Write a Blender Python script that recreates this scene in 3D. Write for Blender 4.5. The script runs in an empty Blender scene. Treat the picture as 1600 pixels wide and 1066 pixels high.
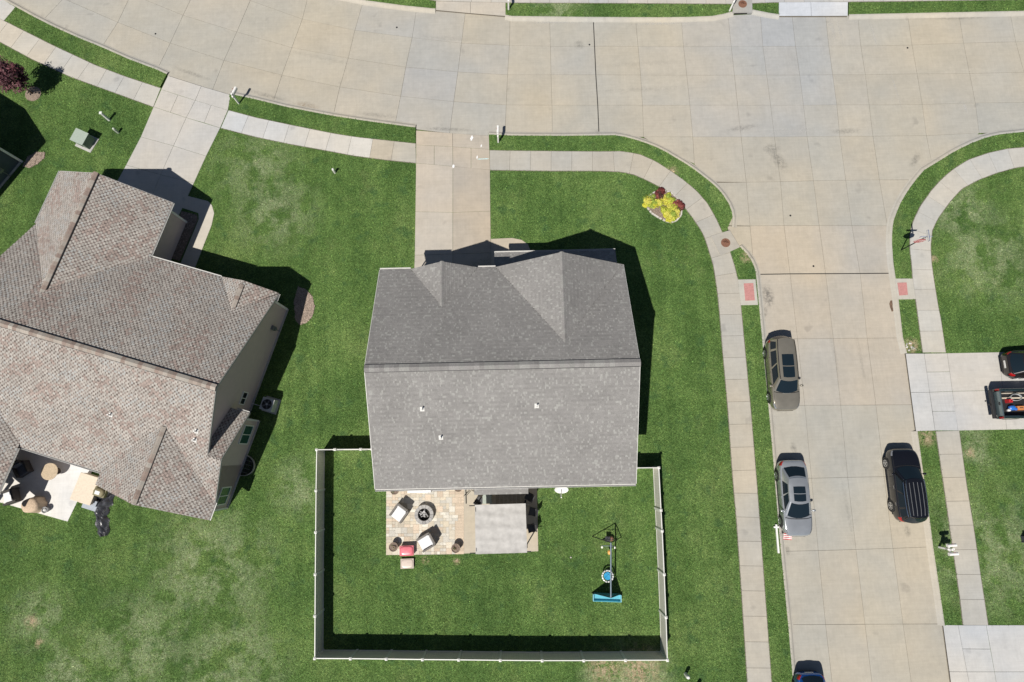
import bpy, math, random
import numpy as np
from mathutils import Vector, Matrix
from mathutils.geometry import tessellate_polygon

# ------------------------------------------------------------------ camera, sky, sun, exposure
scene = bpy.context.scene
COL = scene.collection
CAM_H, FPX, TILT, ROLL = 41.0, 938.5, math.radians(10.7876), -0.04286
cam_data = bpy.data.cameras.new('camera')
cam = bpy.data.objects.new('camera', cam_data)
COL.objects.link(cam)
cam_data.sensor_width = 36.0
cam_data.lens = FPX / 1600.0 * 36.0
cam_data.clip_end = 2000.0
cam.matrix_world = Matrix.Translation((0, 0, CAM_H)) @ Matrix.Rotation(TILT, 4, 'X') @ Matrix.Rotation(ROLL, 4, 'Z')
scene.camera = cam

SUN_H = Vector((.364, .545, -1.0)).normalized()          # the way the sunlight travels
world = bpy.data.worlds.new('World')
scene.world = world
world.use_nodes = True
wn = world.node_tree.nodes
sky = wn.new('ShaderNodeTexSky')
sky.sky_type = 'NISHITA'
sky.sun_disc = False
sky.sun_elevation = math.radians(56.8)
sky.sun_rotation = math.radians(213.7)
sky.altitude = 250.0
sky.air_density = 0.85
sky.dust_density = 0.6
wn['Background'].inputs['Strength'].default_value = 0.05
world.node_tree.links.new(sky.outputs['Color'], wn['Background'].inputs['Color'])
sun_data = bpy.data.lights.new('sun', 'SUN')
sun_data.energy = 5.0
sun_data.angle = math.radians(0.5)
sun_data.color = (1.0, .955, .88)
sun = bpy.data.objects.new('sun', sun_data)
COL.objects.link(sun)
sun.rotation_mode = 'QUATERNION'
sun.rotation_quaternion = SUN_H.to_track_quat('-Z', 'Y')
scene.view_settings.view_transform = 'Standard'
scene.view_settings.look = 'None'
scene.view_settings.gamma = 1.0
scene.view_settings.exposure = 0.0
scene.view_settings.use_curve_mapping = False

# ------------------------------------------------------------------ helpers
_s, _c, _cr, _sr = math.sin(TILT), math.cos(TILT), math.cos(ROLL), math.sin(ROLL)
def G(px, py, z=0.0):
    """survey: the point at height z that the photograph shows at pixel (px, py)"""
    u0, v0 = px - 800.0, 533.0 - py
    u, v = u0 * _cr - v0 * _sr, u0 * _sr + v0 * _cr
    dx, dy, dz = u / FPX, v / FPX * _c + _s, v / FPX * _s - _c
    t = (z - CAM_H) / dz
    return Vector((dx * t, dy * t, z))
def GL(pts, z): return [G(p[0], p[1], z) for p in pts]
R = random.Random(7)
ZL, ZS = 0.12, 0.145          # lawn level, top of walks and drives

class MB:
    """collects faces; build() links them as one mesh object"""
    def __init__(self): self.v, self.f, self.c, self.cur = [], [], [], None
    def add(self, vs, fs, col=None):
        o = len(self.v); self.v += [tuple(p) for p in vs]
        for f in fs: self.f.append([i + o for i in f]); self.c.append(col or self.cur)
        return self
    def quad(self, a, b, c, d, col=None): return self.add([a, b, c, d], [(0, 1, 2, 3)], col)
    def box(self, x0, x1, y0, y1, z0, z1, col=None, m=None, taper=0):
        t = taper
        vs = [Vector(p) for p in ((x0,y0,z0),(x1,y0,z0),(x1,y1,z0),(x0,y1,z0),(x0+t,y0+t,z1),(x1-t,y0+t,z1),(x1-t,y1-t,z1),(x0+t,y1-t,z1))]
        if m: vs = [m @ p for p in vs]
        return self.add(vs, [(3,2,1,0),(4,5,6,7),(0,1,5,4),(1,2,6,5),(2,3,7,6),(3,0,4,7)], col)
    def prism(self, poly, z0, z1, col=None, ztop=None):
        """poly: xy points; ztop: heights of the top ring"""
        n = len(poly)
        P2 = [Vector((p[0], p[1], 0)) for p in poly]
        area = sum(P2[i].x * P2[(i+1) % n].y - P2[(i+1) % n].x * P2[i].y for i in range(n))
        idx = list(range(n)) if area > 0 else list(range(n))[::-1]
        P2 = [P2[i] for i in idx]
        zt = [ztop[i] for i in idx] if ztop else [z1] * n
        vs = [(p.x, p.y, z0) for p in P2] + [(p.x, p.y, zt[i]) for i, p in enumerate(P2)]
        fs = [(i, (i+1) % n, n + (i+1) % n, n + i) for i in range(n)]
        if n <= 4:
            fs += [tuple(range(n, 2*n)), tuple(range(n))[::-1]]
        else:
            for t in tessellate_polygon([P2]):
                a, b, c_ = t
                if (P2[b]-P2[a]).cross(P2[c_]-P2[a]).z < 0: b, c_ = c_, b
                fs += [(n+a, n+b, n+c_), (c_, b, a)]
        return self.add(vs, fs, col)
    def cyl(self, c, r, h, n=16, r2=None, col=None, m=None, cap=True):
        r2 = r if r2 is None else r2; c = Vector(c); vs = []
        for k, (rr, z) in enumerate(((r, 0), (r2, h))):
            for i in range(n):
                a = 2*math.pi*i/n; vs.append(c + Vector((rr*math.cos(a), rr*math.sin(a), z)))
        if m: vs = [m @ p for p in vs]
        fs = [(i, (i+1) % n, n+(i+1) % n, n+i) for i in range(n)]
        if cap: fs += [tuple(range(n, 2*n)), tuple(range(n))[::-1]]
        return self.add(vs, fs, col)
    def lathe(self, prof, c=(0,0,0), n=20, col=None, m=None):
        """prof: list of (r, z) from bottom outside to top"""
        c = Vector(c); vs = []
        for r, z in prof:
            for i in range(n):
                a = 2*math.pi*i/n; vs.append(c + Vector((r*math.cos(a), r*math.sin(a), z)))
        if m: vs = [m @ p for p in vs]
        fs = []
        for k in range(len(prof)-1):
            for i in range(n): fs.append((k*n+i, k*n+(i+1) % n, (k+1)*n+(i+1) % n, (k+1)*n+i))
        fs += [tuple(range((len(prof)-1)*n, len(prof)*n)), tuple(range(n))[::-1]]
        return self.add(vs, fs, col)
    def tube(self, pts, r, n=6, col=None):
        pts = [Vector(p) for p in pts]; vs = []
        for i, p in enumerate(pts):
            d = (pts[min(i+1, len(pts)-1)] - pts[max(i-1, 0)]).normalized()
            a = d.orthogonal().normalized() if abs(d.z) > .98 else d.cross(Vector((0,0,1))).normalized()
            b = d.cross(a)
            rr = r[i] if isinstance(r, (list, tuple)) else r
            for k in range(n):
                t = 2*math.pi*k/n; vs.append(p + a*(rr*math.cos(t)) + b*(rr*math.sin(t)))
        fs = []
        for i in range(len(pts)-1):
            for k in range(n): fs.append((i*n+k, (i+1)*n+k, (i+1)*n+(k+1) % n, i*n+(k+1) % n))
        fs += [tuple(range(n)), tuple(range((len(pts)-1)*n, len(pts)*n))[::-1]]
        return self.add(vs, fs, col)
    def ell(self, c, rx, ry, rz, nu=14, nv=8, col=None, e=1.0, zmin=-1.0):
        """(super)ellipsoid, cut flat below zmin"""
        c = Vector(c); vs = []; sp = lambda t: math.copysign(abs(t)**e, t)
        for j in range(nv+1):
            ph = -math.pi/2 + math.pi*j/nv
            for i in range(nu):
                a = 2*math.pi*i/nu
                vs.append(c + Vector((rx*sp(math.cos(a))*sp(math.cos(ph)), ry*sp(math.sin(a))*sp(math.cos(ph)), rz*max(zmin, sp(math.sin(ph))))))
        fs = [(j*nu+i, j*nu+(i+1) % nu, (j+1)*nu+(i+1) % nu, (j+1)*nu+i) for j in range(nv) for i in range(nu)]
        return self.add(vs, fs, col)
    def mesh(self, name, material, smooth=False):
        me = bpy.data.meshes.new(name)
        me.from_pydata(self.v, [], self.f)
        if any(c is not None for c in self.c):
            at = me.color_attributes.new('Col', 'FLOAT_COLOR', 'CORNER')
            arr = []
            for f, c in zip(self.f, self.c):
                c = c or (.5, .5, .5); arr += [c[0], c[1], c[2], 1.0] * len(f)
            at.data.foreach_set('color', arr)
        if smooth: me.polygons.foreach_set('use_smooth', [True] * len(me.polygons))
        me.materials.append(material); me.update()
        return me
    def build(self, name, material, parent=None, smooth=False, bevel=0, subsurf=0):
        o = bpy.data.objects.new(name, self.mesh(name, material, smooth))
        COL.objects.link(o)
        if parent: o.parent = parent
        if bevel:
            m = o.modifiers.new('bevel', 'BEVEL'); m.width = bevel; m.segments = 2; m.limit_method = 'ANGLE'
        if subsurf:
            m = o.modifiers.new('sub', 'SUBSURF'); m.levels = m.render_levels = subsurf
        return o

def tag(o, label, cat, group=None):
    o['label'] = label; o['category'] = cat
    if group: o['group'] = group
    return o
def thing(name, label, cat, loc=(0,0,0), rz=0.0, group=None):
    o = bpy.data.objects.new(name, None); COL.objects.link(o); o.empty_display_size = .3
    o.location = loc; o.rotation_euler = (0, 0, rz)
    return tag(o, label, cat, group)
def structure(o): o['kind'] = 'structure'; return o
def stuff(o): o['kind'] = 'stuff'; return o

# ------------------------------------------------------------------ materials
MATS = {}
def pm(name, col, rough=.8, var=.12, scale=6.0, bump=0.0, bscale=40.0, metal=0.0, attr=False, objcol=False, coat=0.0, emit=None, lowvar=0.0, lowscale=.3, rnd=0.0, spec=.5, trans=0.0):
    """procedural material: base colour (or a piece's own colour) times noise, plus fine relief"""
    m = bpy.data.materials.new(name); m.use_nodes = True; nt = m.node_tree; N, Lk = nt.nodes, nt.links
    b = N['Principled BSDF']
    geo = N.new('ShaderNodeNewGeometry')
    def noise(sc, det=4.0):
        n = N.new('ShaderNodeTexNoise'); n.inputs['Scale'].default_value = sc; n.inputs['Detail'].default_value = det
        Lk.new(geo.outputs['Position'], n.inputs['Vector']); return n
    if attr:
        src = N.new('ShaderNodeVertexColor'); src.layer_name = 'Col'; src = src.outputs['Color']
    elif objcol:
        src = N.new('ShaderNodeObjectInfo').outputs['Color']
    else:
        s = N.new('ShaderNodeRGB'); s.outputs[0].default_value = (*col, 1); src = s.outputs[0]
    def mul(src, fac_socket, lo, hi):
        mr = N.new('ShaderNodeMapRange'); mr.inputs['From Min'].default_value = .3; mr.inputs['From Max'].default_value = .7
        mr.inputs['To Min'].default_value = lo; mr.inputs['To Max'].default_value = hi
        Lk.new(fac_socket, mr.inputs['Value'])
        mx = N.new('ShaderNodeVectorMath'); mx.operation = 'SCALE'
        Lk.new(src, mx.inputs[0]); Lk.new(mr.outputs[0], mx.inputs['Scale']); return mx.outputs[0]
    if var: src = mul(src, noise(scale).outputs[0], 1-var, 1+var)
    if lowvar: src = mul(src, noise(lowscale, 3).outputs[0], 1-lowvar, 1+lowvar)
    if rnd:
        oi = N.new('ShaderNodeObjectInfo'); src = mul(src, oi.outputs['Random'], 1-rnd, 1+rnd)
    Lk.new(src, b.inputs['Base Color'])
    b.inputs['Roughness'].default_value = rough; b.inputs['Metallic'].default_value = metal
    b.inputs['Specular IOR Level'].default_value = spec
    b.inputs['Coat Weight'].default_value = coat; b.inputs['Coat Roughness'].default_value = .05
    if trans: b.inputs['Transmission Weight'].default_value = trans
    if bump:
        bp = N.new('ShaderNodeBump'); bp.inputs['Strength'].default_value = bump; bp.inputs['Distance'].default_value = .02
        Lk.new(noise(bscale, 3).outputs[0], bp.inputs['Height']); Lk.new(bp.outputs[0], b.inputs['Normal'])
    MATS[name] = m; return m

def node_mat(name):
    m = bpy.data.materials.new(name); m.use_nodes = True; MATS[name] = m
    return m, m.node_tree.nodes, m.node_tree.links, m.node_tree.nodes['Principled BSDF']

def concrete_mat(name):
    """poured concrete: each slab its own tone, broad weathering, broom streaks, small pits and tyre dirt"""
    m, N, Lk, b = node_mat(name)
    geo = N.new('ShaderNodeNewGeometry'); oi = N.new('ShaderNodeObjectInfo')
    def noise(sc, det=4, rough=.5, stretch=None):
        n = N.new('ShaderNodeTexNoise'); n.inputs['Scale'].default_value = sc; n.inputs['Detail'].default_value = det; n.inputs['Roughness'].default_value = rough
        if stretch:
            mp = N.new('ShaderNodeMapping'); mp.inputs['Scale'].default_value = stretch
            Lk.new(geo.outputs['Position'], mp.inputs['Vector']); Lk.new(mp.outputs[0], n.inputs['Vector'])
        else: Lk.new(geo.outputs['Position'], n.inputs['Vector'])
        return n.outputs[0]
    def ramp(s, a, b_, ca, cb):
        r = N.new('ShaderNodeValToRGB'); r.color_ramp.elements[0].position = a; r.color_ramp.elements[1].position = b_
        r.color_ramp.elements[0].color = (*ca, 1); r.color_ramp.elements[1].color = (*cb, 1); Lk.new(s, r.inputs[0]); return r.outputs[0]
    def mulc(x, y):
        mx = N.new('ShaderNodeMix'); mx.data_type = 'RGBA'; mx.blend_type = 'MULTIPLY'; mx.inputs[0].default_value = 1
        Lk.new(x, mx.inputs[6]); Lk.new(y, mx.inputs[7]); return mx.outputs[2]
    c = oi.outputs['Color']
    c = mulc(c, ramp(noise(.11, 3), .36, .64, (.90, .93, .985), (1.05, 1.0, .93)))
    c = mulc(c, ramp(noise(.55, 5, .6), .3, .7, (.93, .935, .94), (1.045, 1.04, 1.035)))
    c = mulc(c, ramp(noise(2.6, 5, .65), .3, .7, (.94, .94, .94), (1.05, 1.05, 1.05)))
    c = mulc(c, ramp(noise(1.0, 4, .6, (.35, 9, 1)), .35, .65, (.965, .965, .965), (1.02, 1.02, 1.02)))
    c = mulc(c, ramp(noise(1.0, 4, .6, (9, .35, 1)), .35, .65, (.975, .975, .975), (1.015, 1.015, 1.015)))
    c = mulc(c, ramp(noise(34, 2, .6), .25, .8, (.93, .93, .93), (1.05, 1.05, 1.05)))
    c = mulc(c, ramp(noise(.8, 2), .68, .76, (1, 1, 1), (.83, .83, .84)))       # grey stains
    Lk.new(c, b.inputs['Base Color']); b.inputs['Roughness'].default_value = .88
    b.inputs['Specular IOR Level'].default_value = .25
    bp = N.new('ShaderNodeBump'); bp.inputs['Strength'].default_value = .25; bp.inputs['Distance'].default_value = .01
    Lk.new(noise(60, 3), bp.inputs['Height']); Lk.new(bp.outputs[0], b.inputs['Normal'])
    return m

def grass_mat(name, blades=False):
    """lawn: several greens in patches, dry straw patches of their own shape, fine speckle"""
    m, N, Lk, b = node_mat(name)
    geo = N.new('ShaderNodeNewGeometry')
    def noise(sc, det=4, rough=.5, stretch=None, rot=0):
        n = N.new('ShaderNodeTexNoise'); n.inputs['Scale'].default_value = sc; n.inputs['Detail'].default_value = det; n.inputs['Roughness'].default_value = rough
        if stretch:
            mp = N.new('ShaderNodeMapping'); mp.inputs['Scale'].default_value = stretch; mp.inputs['Rotation'].default_value = (0, 0, rot)
            Lk.new(geo.outputs['Position'], mp.inputs['Vector']); Lk.new(mp.outputs[0], n.inputs['Vector'])
        else: Lk.new(geo.outputs['Position'], n.inputs['Vector'])
        return n.outputs[0]
    def ramp(s, *stops):
        r = N.new('ShaderNodeValToRGB'); el = r.color_ramp.elements
        while len(el) < len(stops): el.new(.5)
        for e, (p, c) in zip(el, stops): e.position = p; e.color = (*c, 1)
        Lk.new(s, r.inputs[0]); return r.outputs[0]
    def mix(f, x, y, mode='MIX'):
        mx = N.new('ShaderNodeMix'); mx.data_type = 'RGBA'; mx.blend_type = mode
        if f is None: mx.inputs[0].default_value = 1
        else: Lk.new(f, mx.inputs[0])
        Lk.new(x, mx.inputs[6]); Lk.new(y, mx.inputs[7]); return mx.outputs[2]
    c = ramp(noise(.22, 4, .55), (.3, (.062, .124, .036)), (.5, (.092, .168, .049)), (.7, (.130, .206, .068)))
    c = mix(None, c, ramp(noise(1.3, 4, .6), (.3, (.82, .86, .8)), (.7, (1.16, 1.12, 1.1))), 'MULTIPLY')
    c = mix(None, c, ramp(noise(7, 4, .7), (.3, (.62, .68, .6)), (.7, (1.42, 1.32, 1.4))), 'MULTIPLY')
    c = mix(None, c, ramp(noise(1, 2, .5, (1.5, .04, 1), .05), (.40, (.94, .95, .94)), (.60, (1.09, 1.08, 1.09))), 'MULTIPLY')   # mower passes
    c = mix(ramp(noise(.9, 5, .65), (.56, (0, 0, 0)), (.66, (.75, .75, .75))), c, ramp(noise(12, 2, .6), (.3, (.035, .085, .030)), (.7, (.075, .15, .05))))      # clover and darker tufts
    c = mix(ramp(noise(.42, 5, .7), (.56, (0, 0, 0)), (.72, (.5, .5, .5))), c, ramp(noise(9, 3, .6), (.3, (.10, .155, .055)), (.7, (.17, .215, .085))))    # thin yellowish turf
    fine = noise(22, 2, .6)
    c = mix(None, c, ramp(fine, (.3, (.42, .48, .42)), (.52, (.95, .95, .92)), (.72, (1.9, 1.7, 1.7))), 'MULTIPLY')
    # thin dry patches, where the photograph has them
    def patch(cx, cy, r, soft):
        d = N.new('ShaderNodeVectorMath'); d.operation = 'DISTANCE'; Lk.new(geo.outputs['Position'], d.inputs[0]); d.inputs[1].default_value = (cx, cy, ZL)
        mr = N.new('ShaderNodeMapRange'); mr.inputs[1].default_value = r; mr.inputs[2].default_value = r - soft
        mr.inputs[3].default_value = 0; mr.inputs[4].default_value = 1; Lk.new(d.outputs['Value'], mr.inputs[0]); return mr.outputs[0]
    def mx_(a, b_, op='MAXIMUM'):
        mm = N.new('ShaderNodeMath'); mm.operation = op; Lk.new(a, mm.inputs[0])
        if isinstance(b_, float): mm.inputs[1].default_value = b_
        else: Lk.new(b_, mm.inputs[1])
        return mm.outputs[0]
    area = None
    for px, py, r, so in ((60, 965, 2.6, 2.0), (215, 1010, 4.0, 2.6), (330, 900, 5.5, 4), (360, 1040, 4.5, 3), (110, 1050, 3, 2), (470, 760, 2.5, 2),
                          (1000, 1050, 2.6, 1.2), (940, 1048, 1.8, 1.2), (430, 330, 4, 3.4), (400, 260, 4, 3.4), (1545, 860, 5, 4), (1540, 400, 4.5, 3.5), (1500, 330, 3, 2), (1520, 700, 2, 1.4), (870, 10, 3, 2.5), (290, 760, 2, 1.6)):
        p = G(px, py, ZL); q = patch(p.x, p.y, r, so); area = q if area is None else mx_(area, q)
    blot = ramp(noise(.6, 6, .66), (.43, (0, 0, 0)), (.55, (1, 1, 1)))
    streak = ramp(noise(9, 3, .7), (.35, (.25, .25, .25)), (.6, (1, 1, 1)))
    f = mx_(mx_(area, blot, 'MULTIPLY'), streak, 'MULTIPLY'); f = mx_(f, .9, 'MULTIPLY')
    dry = ramp(noise(3.0, 4, .7), (.35, (.175, .235, .11)), (.62, (.29, .335, .195)), (.8, (.34, .315, .21)))
    dry = mix(None, dry, ramp(fine, (.3, (.7, .7, .7)), (.7, (1.35, 1.35, 1.35))), 'MULTIPLY')
    c = mix(f, c, dry)
    # bare straw spots
    area2 = None
    for px, py, r, so in ((1424, 541, .75, .55), (1448, 683, .8, .7), (1000, 1046, 1.8, 1.6), (945, 1042, 1.4, 1.2), (1460, 405, .35, .25), (1515, 708, .5, .45), (50, 972, .6, .55), (62, 1005, .4, .35), (665, 876, .3, .2), (713, 877, .3, .2), (1432, 362, .3, .25), (1165, 403, .5, .45), (1050, 268, .6, .6)):
        p = G(px, py, ZL); q = patch(p.x, p.y, r, so); area2 = q if area2 is None else mx_(area2, q)
    f2 = mx_(area2, ramp(noise(4, 4, .7), (.42, (0, 0, 0)), (.55, (1, 1, 1))), 'MULTIPLY')
    straw = ramp(noise(20, 3, .7), (.3, (.22, .15, .08)), (.7, (.55, .47, .33)))
    c = mix(f2, c, straw)
    if blades:
        at = N.new('ShaderNodeVertexColor'); at.layer_name = 'Col'
        c = mix(None, c, at.outputs['Color'], 'MULTIPLY')
    Lk.new(c, b.inputs['Base Color']); b.inputs['Roughness'].default_value = .85; b.inputs['Specular IOR Level'].default_value = .12
    if not blades:
        bp = N.new('ShaderNodeBump'); bp.inputs['Strength'].default_value = .9; bp.inputs['Distance'].default_value = .05
        Lk.new(noise(18, 4, .7), bp.inputs['Height']); Lk.new(bp.outputs[0], b.inputs['Normal'])
    return m

def siding_mat(name, col, step=.115):
    """lap siding: board-by-board relief on the wall"""
    m, N, Lk, b = node_mat(name)
    geo = N.new('ShaderNodeNewGeometry'); sp = N.new('ShaderNodeSeparateXYZ'); Lk.new(geo.outputs['Position'], sp.inputs[0])
    mm = N.new('ShaderNodeMath'); mm.operation = 'DIVIDE'; mm.inputs[1].default_value = step; Lk.new(sp.outputs[2], mm.inputs[0])
    fr = N.new('ShaderNodeMath'); fr.operation = 'FRACT'; Lk.new(mm.outputs[0], fr.inputs[0])
    bp = N.new('ShaderNodeBump'); bp.inputs['Distance'].default_value = .02; bp.inputs['Strength'].default_value = .8; bp.invert = True
    Lk.new(fr.outputs[0], bp.inputs['Height']); Lk.new(bp.outputs[0], b.inputs['Normal'])
    n = N.new('ShaderNodeTexNoise'); n.inputs['Scale'].default_value = 3; Lk.new(geo.outputs['Position'], n.inputs['Vector'])
    r = N.new('ShaderNodeValToRGB'); r.color_ramp.elements[0].color = (*[x*.92 for x in col], 1); r.color_ramp.elements[1].color = (*[x*1.08 for x in col], 1)
    Lk.new(n.outputs[0], r.inputs[0]); Lk.new(r.outputs[0], b.inputs['Base Color']); b.inputs['Roughness'].default_value = .6
    return m

CONC = concrete_mat('concrete')
GRASS = grass_mat('grass'); BLADES = grass_mat('grass_blades', True)
SOIL = pm('joint_filler', (.17, .15, .12), .95, .2, 20)
DARKJ = pm('tar_joint', (.03, .028, .025), .9, .2, 20)
SHING = pm('shingle', None, .92, .16, 25, .4, 120, attr=True, lowvar=.07, lowscale=.5, spec=.2)
DECK = pm('roof_deck', (.09, .085, .08), .9, .1)
WHITE = pm('white_paint', (.78, .77, .74), .55, .05, 8)
TRIMW = pm('trim_white', (.60, .59, .57), .6, .05, 8)
VINYLW = pm('white_vinyl', (.74, .73, .69), .45, .04, 8)
VINYLT = pm('tan_vinyl', (.66, .63, .57), .5, .06, 5)
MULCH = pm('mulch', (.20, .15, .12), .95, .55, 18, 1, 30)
PALEMULCH = pm('pale_mulch', (.25, .195, .155), .95, .5, 16, 1, 30)
GLASS = pm('window_glass', (.012, .02, .022), .04, 0, spec=.8)
CARGLASS = pm('car_glass', (.010, .018, .026), .07, 0, spec=.22)
BLACKP = pm('black_plastic', (.018, .018, .02), .5, .15, 20)
RUBBER = pm('rubber', (.018, .018, .018), .8, .2, 30)
ALLOY = pm('alloy', (.55, .56, .58), .3, .05, 10, metal=.9)
CHROME = pm('chrome', (.7, .7, .72), .12, 0, metal=1)
IRON = pm('rusty_iron', (.20, .095, .06), .8, .25, 25, .5, 60)
GREYM = pm('grey_metal', (.22, .225, .23), .5, .12, 10, metal=.4)
STEEL = pm('dark_steel', (.03, .032, .035), .45, .1, 10, metal=.5)
BLUESTEEL = pm('blue_grey_steel', (.22, .27, .33), .4, .1, 10, metal=.3)
REDLENS = pm('red_lens', (.35, .012, .012), .15, 0, spec=.8)
CLEARLENS = pm('headlight_lens', (.22, .23, .25), .1, .05, 20, spec=.8)
ANY = pm('painted', None, .6, .08, 9, attr=True)
GLOSSY = pm('glossy_plastic', None, .28, .06, 9, attr=True)
LEAF = pm('leaf', None, .6, .1, 6, attr=True, spec=.3)
BARK = pm('bark', (.13, .09, .065), .9, .3, 20, .8, 40)
WICKER = pm('grey_wicker', (.19, .175, .16), .8, .35, 45, .8, 70)
CUSHION = pm('white_cushion', (.74, .74, .75), .9, .06, 12, .3, 20)
STONE = pm('stone', None, .9, .2, 20, .6, 40, attr=True)
CANVAS = pm('grey_canvas', (.47, .455, .435), .9, .10, 4, .2, 30)
CANVAS.node_tree.nodes['Principled BSDF'].inputs['Transmission Weight'].default_value = 0
TARP = pm('black_tarp', (.055, .056, .065), .3, .3, 7)
WOODD = pm('stained_wood', None, .75, .25, 18, .4, 30, attr=True)

# ------------------------------------------------------------------ ground and lawns
big = MB(); big.quad((-260,-260,-.06),(260,-260,-.06),(260,260,-.06),(-260,260,-.06))
structure(big.build('ground', GRASS))

def ext(a, b, d):
    """point d metres past b on the line a-b"""
    v = (b - a).normalized(); return b + v * d
# street edges, read off the photograph (back of the kerb)
EDGE_A1 = [(24,11),(55,28),(87,44),(123,60),(160,75),(203,94),(246,110),(262,117.5)]
EDGE_A2 = [(360,148),(400,156.5),(447,168),(485,175.5),(522,182.5),(568,189.5),(615,196),(649.5,200.5)]
EDGE_A3 = [(764,211.5),(800,213),(880,213.5),(960,212.5),(976,215),(992.5,219.5),(1008,224.5),(1025,231),(1040,238.5),(1055,247.5),(1070,256.5),(1085,266.5),(1102.5,280),(1112,287.5),(1120,295),(1129,305.5),(1137.5,318.5),(1142,329),(1144,340),(1143,356)]
EDGE_A4 = [(1155,386),(1166,397.5),(1172.5,406.5),(1177.5,417.5),(1180,427),(1181,436),(1185,477),(1195.5,590),(1205.6,700),(1212,780),(1219,861),(1230.6,977),(1238,1066)]
EDGE_B1 = [(1600,207),(1562,211),(1548,213.8),(1535,217.5),(1517,224.5),(1500,232.5),(1484,241),(1470,250),(1442,267),(1431,280),(1421,293),(1412.5,306),(1405,319),(1399.4,332.5),(1395,344),(1393,355),(1392,369),(1392,383),(1393,397),(1394,411),(1397.5,435),(1402,468.5),(1409,528),(1415.5,552.5)]
EDGE_B2 = [(1431.6,674),(1440,735),(1449,800),(1456,855),(1465,915),(1474,977)]
EDGE_C1 = [(470,-21),(520,-8),(572,2.5),(635,11),(681,15.5)]
EDGE_C2 = [(790,25),(800,27),(920,28.5),(1030,29),(1075,28.5),(1112,27),(1128,24),(1144,20)]
EDGE_C3 = [(1175,17),(1200,22),(1217,24.5)]
EDGE_C4 = [(1325,24.5),(1400,23),(1500,21),(1600,19)]
def W(pts, z=0.0): return GL(pts, z)
A1, A2, A3, A4 = W(EDGE_A1), W(EDGE_A2), W(EDGE_A3), W(EDGE_A4)
B1, B2 = W(EDGE_B1), W(EDGE_B2)
C1, C2, C3, C4 = W(EDGE_C1), W(EDGE_C2), W(EDGE_C3), W(EDGE_C4)
A1 = [ext(A1[1], A1[0], 24)] + A1
A4 = A4 + [ext(A4[-3], A4[-1], 34)]
B1 = [ext(B1[1], B1[0], 34)] + B1
B2s = [G(1486,1066), G(1492,1110)]; B2s.append(ext(B2s[0], B2s[1], 34))
C1 = [ext(C1[1], C1[0], 30)] + C1
C4 = C4 + [ext(C4[0], C4[-1], 34)]
far = 62
lawnA = A1 + W([(251,138),(356,172)]) + A2 + W([(650,226.5),(764.5,234)]) + A3[:-1] + W([(1136,357),(1134,366),(1146,389),(1151,389)]) + A4 + [Vector((A4[-1].x, -far, 0)), Vector((-far-20, -far, 0)), Vector((-far-20, A1[0].y, 0))]
lawnB = [Vector((far+20, B1[0].y, 0))] + B1 + W([(1444,552.5),(1461,673)]) + B2 + W([(1496.5,977),(1514,1066),(1520,1100)]) + B2s[1:] + [Vector((B2s[-1].x, -far, 0)), Vector((far+20, -far, 0))]
lawnC = C1 + W([(681,2),(790,5)]) + C2 + W([(1150,6),(1173,5)]) + C3 + W([(1217,4),(1325.5,3)]) + C4 + [Vector((far+20, C4[-1].y, 0)), Vector((far+20, far+20, 0)), Vector((-far, far+20, 0))]
for poly in (lawnA, lawnB, lawnC):
    mb = MB(); mb.prism(poly, -.055, ZL)
    structure(mb.build('lawn', GRASS))

# ------------------------------------------------------------------ street: bed, panels with joints, kerbs
T = [  # transverse joints of the main street: top edge, three long joints, bottom edge
 [(128,-62),(116,-35),(111,-17),(99,-2),(64,35)],
 [(228,-58),(215,-32),(205,-9),(184,35),(157,77)],
 [(325,-60),(308,-22),(286,24),(266,67.5),(244,112)],
 [(409,-36),(391,1),(370,50),(350,94.5),(331,143)],
 [(484,-16),(472.5,30),(456,74.5),(440.5,117.5),(425,165)],
 [(567,4),(554.5,47.5),(544,91),(531,136),(520,184)],
 [(651,13),(644,59),(634,105),(626,150.5),(616.5,198)],
 [(727,20),(721,67.5),(715.5,112.5),(709,159),(702.5,208.5)],
 [(797,27),(796,71),(793,117),(791,164),(789,214)],
 [(858.7,28),(860,72.5),(861,117),(862.5,164.5),(863,213)],
 [(927,28.7),(929,72.5),(931,117),(934,164.5),(936,213)],
 [(993,29),(997,72.5),(1001,117.5),(1004,164.5),(1005.5,214)],
 [(1064.5,29),(1068,72.5),(1073,117.5),(1078,164.5),(1082.5,214)],
 [(1137.5,24),(1142.5,72.5),(1147.5,117.5),(1152.5,164.5),(1158,214)],
 [(1188,22),(1192,72.5),(1198,117.5),(1204,164.5),(1210,214)],
 [(1237.5,24.5),(1243,72.5),(1249.5,117.5),(1255.5,164.5),(1261,213.5)],
 [(1290,25),(1295,72),(1301,117),(1307.5,164),(1312,213)],
 [(1340,24),(1345,72),(1352,117),(1358,164),(1364,213)],
 [(1418,22.5),(1425,70.5),(1433,115.5),(1441,163.5),(1447.5,212)],
 [(1498,21),(1505.5,67.5),(1515,115),(1524,161),(1530,208)],
 [(1578,19.5),(1587,65.5),(1600,113),(1609,160),(1614,205.5)]]
TW = [W(r) for r in T]
for _ in range(5): TW.insert(0, [a + (a - b) for a, b in zip(TW[0], TW[1])])
for _ in range(9): TW.append([a + (a - b) for a, b in zip(TW[-1], TW[-2])])
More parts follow.
